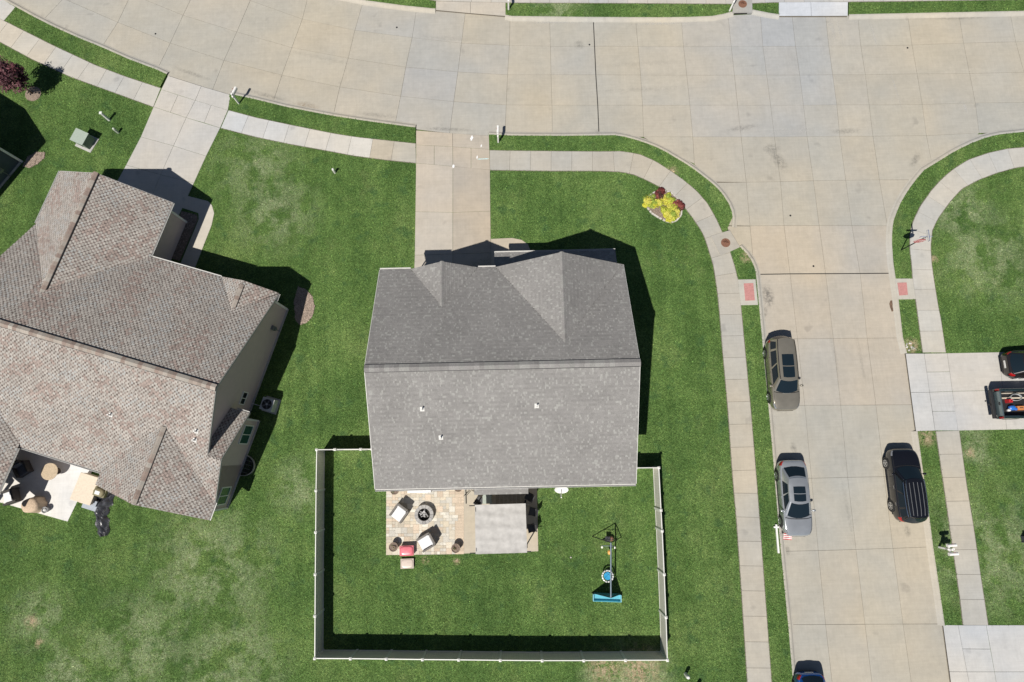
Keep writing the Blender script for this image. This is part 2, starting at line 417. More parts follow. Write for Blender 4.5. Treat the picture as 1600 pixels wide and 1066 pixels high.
S = [  # side street rows, five long lines
 [(1166,285),(1219.5,284),(1271,282.5),(1321.5,282),(1374,281)],
 [(1172,353),(1225,352.5),(1280,352.5),(1331,352.5),(1386.5,353)],
 [(1179,428.7),(1234.5,428),(1290,427.7),(1344,427.5),(1396.5,427)],
 [(1190,530),(1246,529.5),(1302,529),(1355,528.5),(1409.5,528)],
 [(1199,634),(1257.5,633.5),(1313.5,633.2),(1368.6,633),(1426,632.6)],
 [(1209.5,749),(1268,747.5),(1324.5,746),(1381.5,745),(1441,743.5)],
 [(1219,861.7),(1278.5,860.5),(1337.5,858.7),(1395.2,857),(1456.3,854.5)],
 [(1230.6,976.2),(1290,976),(1351.6,975.6),(1411,975.3),(1474,975)],
 [(1243,1096),(1303.5,1096),(1366,1095),(1428,1095),(1491,1094)]]
SW_ = [W(r) for r in S]
for _ in range(5): SW_.append([a + (a - b) for a, b in zip(SW_[-1], SW_[-2])])

bed = MB()
topl, botl = [r[0] for r in TW], [r[4] for r in TW]
bed.prism(topl + botl[::-1], -.058, -.02)
o = structure(bed.build('street', SOIL)); STREET = o
bed2 = MB()
ring = W([(1005,215.5),(1084,252),(1108,288),(1132,330),(1136,352),(1148,389),(1168,410)]) + [r[0] for r in SW_[2:]] + [r[4] for r in SW_[2:]][::-1] + W([(1391,384),(1392,352),(1414,302),(1441,265),(1486,238),(1535,215.5)])
bed2.prism(ring, -.059, -.021)
structure(bed2.build('side_street', SOIL)); SIDE = bpy.data.objects['side_street']

def inset(poly, d):
    n = len(poly); c = sum(poly, Vector()) / n; out = []
    area = sum(poly[i].x*poly[(i+1) % n].y - poly[(i+1) % n].x*poly[i].y for i in range(n)); s = 1 if area > 0 else -1
    for i in range(n):
        a, b, q = poly[i-1], poly[i], poly[(i+1) % n]
        e1, e2 = (b-a).normalized(), (q-b).normalized()
        n1, n2 = Vector((-e1.y, e1.x, 0))*s, Vector((-e2.y, e2.x, 0))*s
        k = n1 + n2
        out.append(b + k * (d / max(.35, (k.length**2)/2)))
    return out
def slab(name, poly, z, thick, parent, tone, gap=.012, zs=None):
    p = inset([Vector((q.x, q.y, 0)) for q in poly], gap)
    mb = MB(); mb.prism(p, z - thick, z, ztop=zs)
    k = 1.0 if name == 'concrete_panel' else .90; o = mb.build(name, CONC, parent); o.color = (tone[0]*k, tone[1]*k*1.005, tone[2]*k*1.01, 1); return o
def tone(base, amt=.018, warm=.018):
    k = 1 + R.uniform(-amt, amt); w = R.uniform(-warm, warm)
    return tuple(min(.8, b * k * (1 + s * w)) for b, s in zip(base, (1, .1, -1)))
ROADC = (.432, .405, .346)
GREYC = (.405, .40, .385)
def road_tone(c):
    """the mid street has greyer pours; the far ends and the side street are warmer"""
    g = max(0, 1 - abs(c.x - 20)/11) * max(0, min(1, (c.y - 13)/6)) * .9 + max(0, 1 - abs(c.x + 5)/6) * max(0, min(1, (c.y - 22)/6)) * .7
    g = max(0, min(1, g + R.uniform(-.25, .25)))
    return tone(tuple(a*(1-g) + b*g for a, b in zip(ROADC, GREYC)), .02, .015)
for i in range(len(TW) - 1):
    for k in range(4):
        q = [TW[i][k], TW[i+1][k], TW[i+1][k+1], TW[i][k+1]]
        slab('concrete_panel', q, 0, .035, STREET, road_tone((q[0]+q[2])/2), .007 + R.uniform(0, .004))
q = W([(1005.5,214),(1082.5,214),(1085,256),(1040,236)]); slab('concrete_panel', q, 0, .035, SIDE, tone(ROADC))
q = W([(1082.5,214),(1158,214),(1166,285),(1112,284),(1085,257)]); slab('concrete_panel', q, 0, .035, SIDE, tone(ROADC))
r0 = W([(1158,214),(1210,214),(1261,213.5),(1312,213),(1364,213)])
rows = [r0] + SW_
for j in range(len(rows) - 1):
    for k in range(4):
        a, b = rows[j], rows[j+1]
        q = [a[k], a[k+1], b[k+1], b[k]]
        tn = tone((.452, .412, .350) if 1 < j < 5 else ROADC)
        if j in (1,) and k == 0: q = W([(1166,285),(1219.5,284),(1225,352.5),(1172,353)])
        slab('concrete_panel', q, 0, .035, SIDE, tn, .007 + R.uniform(0, .004))
for q in ([(1364,213),(1447.5,212),(1455,250),(1428,281),(1374,281)], [(1447.5,212),(1530,208),(1500,232),(1456,256)], [(1374,281),(1428,281),(1402,323),(1392,353),(1386.5,353)],
          [(1108,286),(1166,285),(1172,353),(1136,352),(1134,325)], [(1146,353),(1172,353.5),(1225,353.2),(1234.5,427.5),(1180,428.2),(1176,410),(1158,388)][0:0] + [(1136,353.4),(1172,353.6),(1179,427.8),(1174,427.8),(1168,408),(1148,389)]):
    slab('concrete_panel', W(q), 0, .035, SIDE, tone(ROADC), .011)
slab('concrete_panel', W([(1490,212),(1614,205),(1616,211),(1540,221),(1480,246)]), -.006, .03, SIDE, ROADC)
# the two wide tarred expansion joints
for nm, par, pts in (('expansion_joint', STREET, [(927,29),(929,72.5),(931,117),(934,164.5),(936,213)]), ('expansion_joint', SIDE, [(1181,428.9),(1234.5,428.1),(1290,427.8),(1344,427.6),(1396,427.1)])):
    mb = MB(); wp = W(pts, .004)
    for a, b in zip(wp[:-1], wp[1:]):
        d = (b-a).normalized(); nn = Vector((-d.y, d.x, 0))*.034
        mb.quad(a-nn, b-nn, b+nn, a+nn)
    mb.build(nm, DARKJ, par)

KERB = (.47, .445, .39)
def kerb(line, side=1):
    """rolled kerb in front of a lawn edge; profile runs from the lawn towards the street"""
    prof = ((-.02, .10), (0, .135), (.09, .135), (.17, .105), (.26, .035), (.36, .006), (.37, -.02))
    n = len(line); rows_ = []
    for i, p in enumerate(line):
        a, b = line[max(i-1, 0)], line[min(i+1, n-1)]
        d = (b-a).normalized(); nn = Vector((-d.y, d.x, 0)) * side
        rows_.append([Vector((p.x, p.y, 0)) + nn*w + Vector((0, 0, z)) for w, z in prof])
    mb = MB(); m = len(prof)
    mb.add([v for r in rows_ for v in r], [(i*m+k, (i+1)*m+k, (i+1)*m+k+1, i*m+k+1) for i in range(n-1) for k in range(m-1)])
    o = mb.build('kerb', CONC); o.color = (*KERB, 1); structure(o)
kerb([ext(A1[2], A1[1], 5)] + A1[1:], 1); kerb(A2, 1); kerb(A3, 1); kerb(A4, 1); kerb(B1, -1); kerb(B2, -1); kerb(B2s[1:], -1)
kerb(C1[1:], -1); kerb(C2, -1); kerb(C3, -1); kerb(C4, -1)

# ------------------------------------------------------------------ walks and drives
CONCRETE_POLYS = []
def resample(line, n):
    ds = [0]
    for a, b in zip(line[:-1], line[1:]): ds.append(ds[-1] + (b-a).length)
    out = []
    for k in range(n + 1):
        t = ds[-1]*k/n; i = 0
        while i < len(ds)-2 and ds[i+1] < t: i += 1
        f = (t - ds[i]) / max(1e-6, ds[i+1]-ds[i]); out.append(line[i].lerp(line[i+1], f))
    return out
def walk(left, right, step=1.52, base=(.50, .46, .40), newer=None):
    L_, R_ = GL(left, ZS), GL(right, ZS)
    n = max(1, round(sum((b-a).length for a, b in zip(L_[:-1], L_[1:])) / step))
    l = resample(L_, n*3); dense = resample(R_, 600); r = []; j = 0
    for i, p_ in enumerate(l):                 # the opposite edge point square across the walk
        if i == 0: r.append(R_[0]); continue
        if i == len(l)-1: r.append(R_[-1]); continue
        t_ = (l[i+1] - l[i-1]).normalized(); j = min(range(j, 601), key=lambda k: abs((dense[k]-p_).dot(t_)) + .02*(dense[k]-p_).length); r.append(dense[j])
    wide_l = [a + (a-b).normalized()*.04 for a, b in zip(l, r)]; wide_r = [b + (b-a).normalized()*.04 for a, b in zip(l, r)]
    bedm = MB(); bedm.prism(wide_l + wide_r[::-1], ZL-.03, ZL+.006)
    p = structure(bedm.build('sidewalk', SOIL))
    CONCRETE_POLYS.append([(v.x, v.y) for v in l + r[::-1]])
    for i in range(n):
        poly = l[3*i:3*i+4] + r[3*i:3*i+4][::-1]
        slab('sidewalk_slab', poly, ZS, .03, p, tone(newer(l[3*i]) if newer else base, .035, .02), .009)
    return p
walk([(-62,-2),(-30,14),(6,32.5),(82.5,71),(150,102.5),(195,119.5),(251,138)], [(-75,30),(-40,47),(0,65.5),(50,92.5),(110,120),(179,145),(239.5,167)], base=(.54, .52, .475))
walk([(357,172.5),(400,184),(457,196),(522,209),(556,214.3),(603,219.5),(649.5,224.5)], [(345,200),(400,214),(450,224.5),(517,236.5),(551,243),(600,249.5),(650,254.8)],
     newer=lambda v: (.60, .59, .565) if v.x < -10.6 else (.49, .458, .395))
walk([(765,235),(800,235.7),(880,236.5),(940,237),(972,236.5),(1000,241.5),(1025,252.5),(1046,266),(1066,280),(1087.5,297.5),(1105,317.5),(1117.5,339),(1128.5,362.5),(1134,378),(1141,394.5),(1147.5,415),(1153,437),(1157.5,477),(1164,546),(1173,640),(1182.5,755.6),(1187.4,820),(1194.6,918),(1205.6,1066),(1214,1170)],
     [(765.5,265.7),(800,266.2),(860,267),(935,267),(970,268.5),(990,272.5),(1007.5,280),(1045,299),(1060,313),(1072.5,327.5),(1083,341),(1092.5,355),(1100,368),(1105,382.5),(1115,415),(1121,455),(1125,495),(1129,546),(1137.6,640),(1144.4,739),(1151.5,820),(1158.7,923.5),(1168,1066),(1176,1170)], base=(.49, .462, .405))
walk([(1700,221),(1650,225),(1600,230.5),(1575,232.5),(1545,239),(1512.5,250),(1487.5,266),(1471.6,280),(1456,297),(1439,321),(1427.5,344),(1422,364),(1422,392.5),(1425,415),(1426,435),(1431,468),(1442,551)],
     [(1700,254),(1650,256),(1600,260),(1585,262.5),(1558,270),(1529,281),(1502.6,295),(1484,315.6),(1465,342),(1456.6,360.6),(1454,385),(1455.7,411),(1458.5,432),(1460.5,445),(1466,479),(1470,498),(1478,551)], base=(.53, .515, .475))
walk([(1462.5,674),(1471,733),(1481,801),(1484,823),(1492,877.5),(1501,941),(1505,977)], [(1498.7,673),(1510,755.6),(1521,822),(1532,897.6),(1540,950),(1544,977)], base=(.51, .48, .42))
walk([(500,-30),(572,-18),(640,-8),(681,1.5),(740,3),(800,4.2),(1000,5),(1142,6),(1217,3.5),(1400,2),(1600,-1),(1750,-3)], [(510,-62),(572,-50),(640,-40),(681,-31),(740,-29),(800,-27),(1000,-26),(1142,-26),(1217,-28),(1400,-29),(1600,-32),(1750,-34)], base=(.55, .53, .49))

def drive(name, bedpoly, cells, base, gap=.010):
    """cells: (pixel polygon, tone multiplier, heights or None)"""
    bm_ = MB(); bm_.prism(GL(bedpoly, ZS), -.04, .004)
    p = structure(bm_.build(name, SOIL))
    CONCRETE_POLYS.append([tuple(G(*q, ZS)[:2]) for q in bedpoly])
    for poly, k, zs in cells:
        ps = GL(poly, ZS)
        slab('driveway_slab', ps, ZS, .035, p, tone(tuple(min(.75, x*k) for x in base), .02, .015), gap, zs=zs)
    return p
lo = .115
# neighbour's drive
drive('driveway', [(262,118),(360,148),(356,173),(344,200),(312,266),(270,360),(160,330),(195,262),(239,167),(251,138)],
  [([(262,118),(314,134.5),(305,157),(252,140)], 1.02, [lo, lo, ZS, ZS]), ([(314,134.5),(360,148),(356,172.5),(305,157)], 1.0, [lo, lo, ZS, ZS]),
   ([(252,140),(278,148.5),(266,175.5),(240,167)], 1, None), ([(278,148.5),(305,157),(291,184),(266,175.5)], 1, None), ([(305,157),(330,164.5),(319,192),(291,184)], 1, None), ([(330,164.5),(356,172.5),(344,200),(319,192)], 1, None),
   ([(240,167),(291,184),(271,228),(220,214)], .98, None), ([(291,184),(344,200),(322,244),(271,228)], 1, None),
   ([(220,214),(271,228),(251,273),(197,258)], .97, None), ([(271,228),(322,244),(303,286),(251,273)], .99, None),
   ([(197,258),(251,273),(228,330),(165,316)], .97, None), ([(251,273),(303,286),(277,342),(228,330)], .97, None)], (.575, .55, .51))
# own drive
drive('driveway', [(650,203.5),(764,212),(766,265),(767.5,400),(646,440),(648,415),(650,255)],
  [([(650,203.5),(707,208),(707.3,229.5),(650,226.5)], 1.0, [lo, lo, ZS, ZS]), ([(707,208),(764,212),(764.7,233.5),(707.3,229.5)], .96, [lo, lo, ZS, ZS]),
   ([(650,226.5),(678.5,228),(678.5,257.5),(650,255)], 1, None), ([(678.5,228),(707.3,229.5),(707.6,260),(678.5,257.5)], 1, None), ([(707.3,229.5),(736,231.5),(736,263),(707.6,260)], .95, None), ([(736,231.5),(764.7,233.5),(765.6,265.5),(736,263)], .95, None),
   ([(650,255),(707.6,260),(707.5,332),(649,331)], 1.07, None), ([(707.6,260),(765.6,265.5),(766.2,330),(707.5,332)], .91, None),
   ([(649,331),(707.5,332),(707.5,397),(648,399)], 1.06, None), ([(707.5,332),(766.2,330),(767,395),(707.5,397)], .91, None),
   ([(648,399),(707.5,397),(707.5,442),(646.5,442)], 1.06, None), ([(707.5,397),(767,395),(767.3,442),(707.5,442)], .91, None)], (.535, .475, .395))
# drive across the street with the pickup
drive('driveway', [(1415.5,552.5),(1700,546),(1700,668),(1431.6,674)],
  [([(1415.5,552.5),(1444,552.5),(1452.5,613),(1423.5,613.5)], 1, [lo, ZS, ZS, lo]), ([(1423.5,613.5),(1452.5,613),(1461,673),(1431.6,674)], 1, [lo, ZS, ZS, lo]),
   ([(1444,552.5),(1480,552),(1484,581),(1448,581.5)], 1, None), ([(1448,581.5),(1484,581),(1488,611.5),(1452.5,613)], 1, None), ([(1452.5,613),(1488,611.5),(1493,642.5),(1457,643)], 1, None), ([(1457,643),(1493,642.5),(1497,673),(1461,673)], .98, None),
   ([(1480,552),(1561,550.5),(1567,610),(1488,611.5)], .97, None), ([(1488,611.5),(1567,610),(1573,671.5),(1497,673)], .97, None),
   ([(1561,550.5),(1640,549),(1646,608.5),(1567,610)], .97, None), ([(1567,610),(1646,608.5),(1652,670),(1573,671.5)], .97, None),
   ([(1640,549),(1700,547),(1700,607),(1646,608.5)], .97, None), ([(1646,608.5),(1700,607),(1700,668),(1652,670)], .97, None)], (.58, .57, .55))
drive('driveway', [(1474,977),(1700,977),(1700,1110),(1490,1100),(1486,1066)],
  [([(1474,977),(1497,977),(1511,1050),(1484,1050)], 1, [lo, ZS, ZS, lo]), ([(1484,1050),(1511,1050),(1521,1100),(1490.5,1100)], 1, [lo, ZS, ZS, lo]),
   ([(1497,977),(1541,977),(1547.5,1014.5),(1504,1014)], 1, None), ([(1504,1014),(1547.5,1014.5),(1554,1050),(1511,1050)], .98, None), ([(1511,1050),(1554,1050),(1562,1100),(1521,1100)], .98, None),
   ([(1541,977),(1700,977),(1700,1050),(1554,1050)], 1, None), ([(1554,1050),(1700,1050),(1700,1110),(1562,1100)], 1, None)], (.585, .58, .565))
# drives at the top edge
drive('driveway', [(681,15.5),(790,25),(792,-60),(684,-60)],
  [([(681,15.5),(735,20.5),(735,3.2),(681,1.8)], 1, [lo, lo, ZS, ZS]), ([(735,20.5),(790,25),(790,4),(735,3.2)], 1, [lo, lo, ZS, ZS]), ([(683,-29),(737,-28),(738,-90),(684,-90)], 1, None), ([(737,-28),(791,-27),(792,-90),(738,-90)], 1, None)], (.53, .49, .43))
drive('driveway', [(1217,25),(1325,25),(1322,-60),(1212,-60)],
  [([(1217,24.8),(1268,24.8),(1267,3.2),(1217,3.6)], 1, [lo, lo, ZS, ZS]), ([(1268,24.8),(1325,24.6),(1325,3),(1267,3.2)], 1, [lo, lo, ZS, ZS]), ([(1215,-28),(1266,-28),(1262,-90),(1211,-90)], 1, None), ([(1266,-28),(1324,-29),(1318,-90),(1262,-90)], 1, None)], (.66, .66, .66))
drive('driveway', [(24,11),(6,32.5),(-62,-2),(-40,-30)], [([(24,11),(6,32.5),(-28,15),(-8,-8)], 1, [.13, ZS, ZS, .13]), ([(-8,-8),(-28,15),(-62,-2),(-40,-28)], 1, [.13, ZS, ZS, .13])], (.58, .57, .55))

def flat(name, pts, z, mat, h=.05, tone_=None, kind=True, add=True, parent=None):
    mb = MB(); mb.prism(GL(pts, z), z-h, z); o = mb.build(name, mat, parent)
    if tone_: o.color = (*[x*.9 for x in tone_], 1)
    if kind: structure(o)
    if add: CONCRETE_POLYS.append([tuple(G(*q, z)[:2]) for q in pts])
    return o
# kerb ramps with red tactile plates
for pts, plate, lab in (([(1153,437),(1180.5,436.5),(1184.5,476.5),(1157.5,477)], [(1162,443),(1177,442.5),(1179.5,469.5),(1164.5,470)], 'faded red tactile plate on the kerb ramp nearest the storm drain'),
                   ([(1398.5,435.5),(1426,435.5),(1431,467.5),(1402,468)], [(1402,442),(1416.5,441.5),(1418.5,461),(1405,462)], 'faded red tactile plate on the kerb ramp below the stop sign')):
    flat('kerb_ramp', pts, ZS+.001, CONC, .03, (.54, .52, .46))
    pl = thing('tactile_plate', lab, 'tactile plate', G(*plate[0], ZS), group='tactile plates at the street corner')
    mb = MB(); b0 = G(*plate[0], ZS)
    pp = [q - b0 for q in GL(plate, ZS)]; mb.prism(pp, .001, .012); mb.build('plate', pm('tactile_red' + lab[-3:], (.46, .215, .20), .8, .12, 9), pl)
    dm = MB()
    for i in range(5):
        for j in range(9):
            q = pp[0].lerp(pp[1], (i+.5)/5).lerp(pp[3].lerp(pp[2], (i+.5)/5), (j+.5)/9); dm.cyl((q.x, q.y, .012), .022, .008, 6, .014)
    stuff(dm.build('dome_pattern', MATS['tactile_red' + lab[-3:]], pl))

# soft stains and tyre marks: thin decals whose edge fades through noise
def soft_stain(px, py, w_, h_, rot, col, amount, par, z=.0042, sc=5.0):
    m, N, Lk, b = node_mat('soft_stain%d' % len(MATS))
    tc = N.new('ShaderNodeTexCoord'); ln = N.new('ShaderNodeVectorMath'); ln.operation = 'LENGTH'; Lk.new(tc.outputs['Object'], ln.inputs[0])
    mr = N.new('ShaderNodeMapRange'); mr.interpolation_type = 'SMOOTHSTEP'; mr.inputs[1].default_value = 1; mr.inputs[2].default_value = .1; mr.inputs[3].default_value = 0; mr.inputs[4].default_value = amount; Lk.new(ln.outputs['Value'], mr.inputs[0])
    geo = N.new('ShaderNodeNewGeometry'); no = N.new('ShaderNodeTexNoise'); no.inputs['Scale'].default_value = sc; no.inputs['Detail'].default_value = 5; no.inputs['Roughness'].default_value = .65; Lk.new(geo.outputs['Position'], no.inputs['Vector'])
    r2 = N.new('ShaderNodeMapRange'); r2.inputs[1].default_value = .35; r2.inputs[2].default_value = .65; Lk.new(no.outputs[0], r2.inputs[0])
    mu = N.new('ShaderNodeMath'); mu.operation = 'MULTIPLY'; Lk.new(mr.outputs[0], mu.inputs[0]); Lk.new(r2.outputs[0], mu.inputs[1]); Lk.new(mu.outputs[0], b.inputs['Alpha'])
    b.inputs['Base Color'].default_value = (*col, 1); b.inputs['Roughness'].default_value = .9; b.inputs['Specular IOR Level'].default_value = .1
    q = MB(); q.add([(math.cos(2*math.pi*k/20), math.sin(2*math.pi*k/20), 0) for k in range(20)], [tuple(range(20))]); o = q.build('stain', m, par)
    p = G(px, py, z); o.location = p; o.scale = (w_, h_, 1); o.rotation_euler = (0, 0, rot)
DG, LG_, BR = (.12, .12, .12), (.60, .59, .57), (.30, .21, .13)
for a in ((1200,463,.55,1.1,.1,DG,.55,SIDE),(1193,490,.35,.9,-.3,DG,.4,SIDE),(1216,250,.6,1.4,.5,DG,.35,SIDE),(1205,232,.9,.5,0,DG,.3,STREET),(1160,200,1.6,.35,.1,DG,.3,STREET),(1320,205,1.6,.3,0,DG,.28,STREET),(1430,250,.9,.35,.9,DG,.35,SIDE),
          (1240,205,2.2,.3,0,LG_,.5,STREET),(1300,45,.25,1.4,.1,LG_,.45,STREET),(1312,48,.15,1.5,.1,LG_,.45,STREET),(1365,55,.12,1.3,.12,LG_,.5,STREET),(1508,168,.12,.6,.1,LG_,.8,STREET),(1400,140,.1,2.0,.12,LG_,.4,STREET),
          (880,34,4.0,.22,-.02,LG_,.5,STREET),(1040,36,3.2,.2,0,LG_,.5,STREET),(480,166,1.3,.45,-.25,BR,.35,STREET),(570,188,2.4,.35,-.17,BR,.3,STREET),(590,180,2.0,.3,-.17,DG,.22,STREET),(905,70,.5,.5,0,DG,.3,STREET),
          (1205,655,.4,1.1,0,LG_,.6,SIDE),(1222,925,.3,2.2,.05,DG,.3,SIDE),(1216,880,.25,1.6,.05,DG,.25,SIDE),(1240,700,.3,.5,.2,DG,.3,SIDE),(1230,860,.28,.4,0,DG,.35,SIDE),(1418,830,.3,.5,0,DG,.35,SIDE),(1345,560,.2,2.6,.04,DG,.14,SIDE),(1305,560,.2,2.6,.04,DG,.12,SIDE),(1325,800,.2,3.0,.04,DG,.12,SIDE),
          (1380,20,5,.28,0,DG,.25,STREET),(1500,27,4,.3,0,DG,.28,STREET),(700,60,3.2,.3,-.12,DG,.12,STREET),(500,90,4,.25,-.28,DG,.1,STREET),(1000,140,5,.3,0,DG,.10,STREET),(1000,100,5,.3,0,DG,.09,STREET),(420,150,2.2,.25,-.32,DG,.28,STREET),(700,202,2.5,.22,-.1,DG,.3,STREET),(300,115,2.2,.22,-.4,DG,.25,STREET),(1400,400,.25,1.8,.02,DG,.3,SIDE)):
    soft_stain(*a)
# stains where the gutter holds water (shape of their own)
def stain(pts, col, z=.0045):
    mb = MB(); mb.prism(GL(pts, z), z-.002, z); o = mb.build('stain', pm('stain%d' % len(MATS), col, .9, .3, 6), SIDE); return o
stain([(1391,470),(1395,469),(1396.5,474),(1394.5,478),(1396,486),(1393.5,487.5),(1391,481),(1389.5,475)], (.14, .09, .06))

# ------------------------------------------------------------------ roofs and houses
def scan(poly, v):
    xs = []
    n = len(poly)
    for i in range(n):
        (u0, v0), (u1, v1) = poly[i], poly[(i+1) % n]
        if (v0 <= v) != (v1 <= v): xs.append(u0 + (v - v0)/(v1 - v0)*(u1 - u0))
    xs.sort(); return list(zip(xs[0::2], xs[1::2]))
def shingle_plane(mb, pts, style, rng, deck, course=.13):
    pts = [Vector(p) for p in pts]
    n = Vector((0, 0, 0))
    for i in range(len(pts)): n += (pts[i] - pts[0]).cross(pts[(i+1) % len(pts)] - pts[0])
    n.normalize()
    if n.z < 0: n = -n; pts = pts[::-1]
    v = (Vector((0, 0, 1)) - n*n.z).normalized(); u = v.cross(n)
    o = pts[0]; uv = [((p-o).dot(u), (p-o).dot(v)) for p in pts]
    m = len(pts)
    vs = [p - n*.012 for p in pts] + [p - n*.012 - Vector((0, 0, .14)) for p in pts]
    fs = [(i, m+i, m+(i+1) % m, (i+1) % m) for i in range(m)]
    tess = tessellate_polygon([[Vector((a, b, 0)) for a, b in uv]])
    for t in tess:
        a, b, c = t
        if (vs[b]-vs[a]).cross(vs[c]-vs[a]).dot(n) < 0: b, c = c, b
        fs += [(a, b, c), (m+c, m+b, m+a)]
    deck.add(vs, fs)
    vmin, vmax = min(q[1] for q in uv), max(q[1] for q in uv)
    k = 0; y = vmin
    while y < vmax - .01:
        y1 = min(y + course, vmax - .001); ym = (y + y1)/2
        for (a, b) in scan(uv, ym):
            la = scan(uv, y + .002); lb = scan(uv, y1 - .002)
            pick = lambda L_: min(L_, key=lambda q: abs((q[0]+q[1])-(a+b))) if L_ else (a, b)
            (a0, b0), (a1, b1) = pick(la), pick(lb)
            if len(la) != len(lb): (a0, b0), (a1, b1) = (a, b), (a, b)
            if hasattr(style, 'reset'): style.reset(k)
            x = (math.floor(min(a0, a1)/style.P)*style.P - style.P + (k % 2)*style.P/2 + rng.uniform(-.02, .02)) if hasattr(style, 'P') else min(a0, a1) - rng.uniform(0, .25)
            while x < max(b0, b1):
                wd, col, lift = style(rng, o + u*x + v*ym, k)
                x2 = x + wd
                q0, q1 = max(x, a0), min(x2, b0); p0, p1 = max(x, a1), min(x2, b1)
                if q1 - q0 > .004 or p1 - p0 > .004:
                    q1, p1 = max(q0, q1), max(p0, p1)
                    A_, B_ = o + u*q0 + v*y + n*lift, o + u*q1 + v*y + n*lift
                    C_, D_ = o + u*p1 + v*(y1+.012) + n*.001, o + u*p0 + v*(y1+.012) + n*.001
                    mb.add([A_, B_, C_, D_, o + u*q0 + v*y - n*.008, o + u*q1 + v*y - n*.008], [(0, 1, 2, 3), (4, 5, 1, 0)], col)
                x = x2
        k += 1; y += course
def hash_n(p, s):
    return math.sin(p.x*s*1.7 + 1.3*math.sin(p.y*s*1.1+p.z)) * math.sin(p.y*s*1.9 + p.z*s*2 + 1.1*math.sin(p.x*s*.8))
def style_grey(rng, p, k):
    r = rng.random()
    if r < .22: g = rng.uniform(.285, .32); return rng.uniform(.055, .10), (g, g*.985, g*.94), .014
    g = .245*(1 + .04*hash_n(p, .9) + rng.uniform(-.08, .06) - .05*(k % 2)); return rng.uniform(.09, .24), (g*1.02, g*.985, g*.955), rng.choice((.009, .016))
class BrownStyle:
    """laminated shingles: pale or rusty tabs with short notches between them, shade painted into their dark colour, staggered course by course"""
    P = .255
    def reset(self, k): self.gap = True; self.left = self.P
    def __call__(self, rng, p, k):
        self.gap = not self.gap
        if self.gap:  # gap between tabs: its shade is put into the dark colour
            d = rng.uniform(.12, .24); return max(.04, self.left), (d*1.13, d*.93, d*.84), .004
        b = hash_n(p, .75) + .5*hash_n(p, 2.3) + rng.uniform(-.8, .8); w = rng.uniform(.125, .20); self.left = self.P - w
        if b > .72: g = rng.uniform(.26, .33); return w, (g*1.12, g*.91, g*.81), .016
        if b < -.85: g = rng.uniform(.33, .40); return w, (g, g*.985, g*.94), .016
        g = rng.uniform(.31, .41); return w, (g*1.04, g*.965, g*.88), .016
style_brown = BrownStyle()

def ridge_caps(a, b, pitch, parent, cols, rng, lift=.05, w=.17):
    """folded cap shingles over a ridge vent, each its own piece"""
    a, b = Vector(a), Vector(b); d = (b-a); Ln = d.length; d.normalize(); s = Vector((-d.y, d.x, 0)); n = max(2, round(Ln/.27))
    if lift > .02:  # vent strip blackened and widened to paint a shadow line along the caps
        vb = MB(); w2 = w + .028; vs = []
        for p in (a, b):
            for q in (s*w2 - Vector((0, 0, w2*pitch+.02)), s*w2 - Vector((0, 0, w2*pitch-lift*.75)), Vector((0, 0, lift*.75)), -s*w2 - Vector((0, 0, w2*pitch-lift*.75)), -s*w2 - Vector((0, 0, w2*pitch+.02))): vs.append(p + q)
        vb.add(vs, [(i, i+1, 5+i+1, 5+i) for i in range(4)]); vb.build('ridge_vent_shadow_line', BLACKP, parent)
    step = Ln/n; fall = Vector((0, 0, -w*pitch))
    tops = [(-d*(.01), lift+.012), (d*(step+.04), lift)]
    mb = MB(); vs = []
    for off, z in tops:
        for q in (s*w + fall - Vector((0, 0, z+.03)), s*w + fall, Vector((0, 0, 0)), -s*w + fall, -s*w + fall - Vector((0, 0, z+.03))): vs.append(off + q + Vector((0, 0, z)))
    mb.add(vs, [(i, i+1, 5+i+1, 5+i) for i in range(4)] + [(0, 4, 3, 2, 1)[::-1]])
    me = mb.mesh('ridge_cap', MATS['ridge_cap'])
    for i in range(n):
        o = bpy.data.objects.new('ridge_cap', me); COL.objects.link(o); o.parent = parent
        o.location = a + d*(step*i); c = rng.choice(cols); k = rng.uniform(.88, 1.1); o.color = (c[0]*k, c[1]*k, c[2]*k, 1)
pm('ridge_cap', None, .9, .18, 22, .4, 90, objcol=True, spec=.2)
def gutter(house, a, b, out):
    """white K-gutter along an eave; out = unit vector away from the house"""
    a, b, out = Vector(a), Vector(b), Vector(out)
    prof = ((-.01, 0), (-.01, -.12), (.07, -.12), (.115, -.02), (.115, 0), (.10, 0), (.095, -.02), (.06, -.10), (.005, -.10), (.005, 0))
    n = len(prof); vs = [p + out*x + Vector((0, 0, z)) for p in (a, b) for x, z in prof]
    mb = MB(); mb.add(vs, [(i, (i+1) % n, n+(i+1) % n, n+i) for i in range(n)]); mb.build('gutter', TRIMW, house)
def pentagon(mb, axis, a0, a1, b0, b1, z0, ze, zr, bm=None):
    """gabled block: axis 'x' or 'y' is the ridge direction, a along it, b across"""
    bm = (b0+b1)/2 if bm is None else bm
    prof = [(b0, z0), (b1, z0), (b1, ze), (bm, zr), (b0, ze)]
    vs = [((a, b, z) if axis == 'x' else (b, a, z)) for a in (a0, a1) for b, z in prof]
    fs = [(i, (i+1) % 5, 5+(i+1) % 5, 5+i) for i in range(5)] + [(4, 3, 2, 1, 0), (5, 6, 7, 8, 9)]
    mb.add(vs, fs)
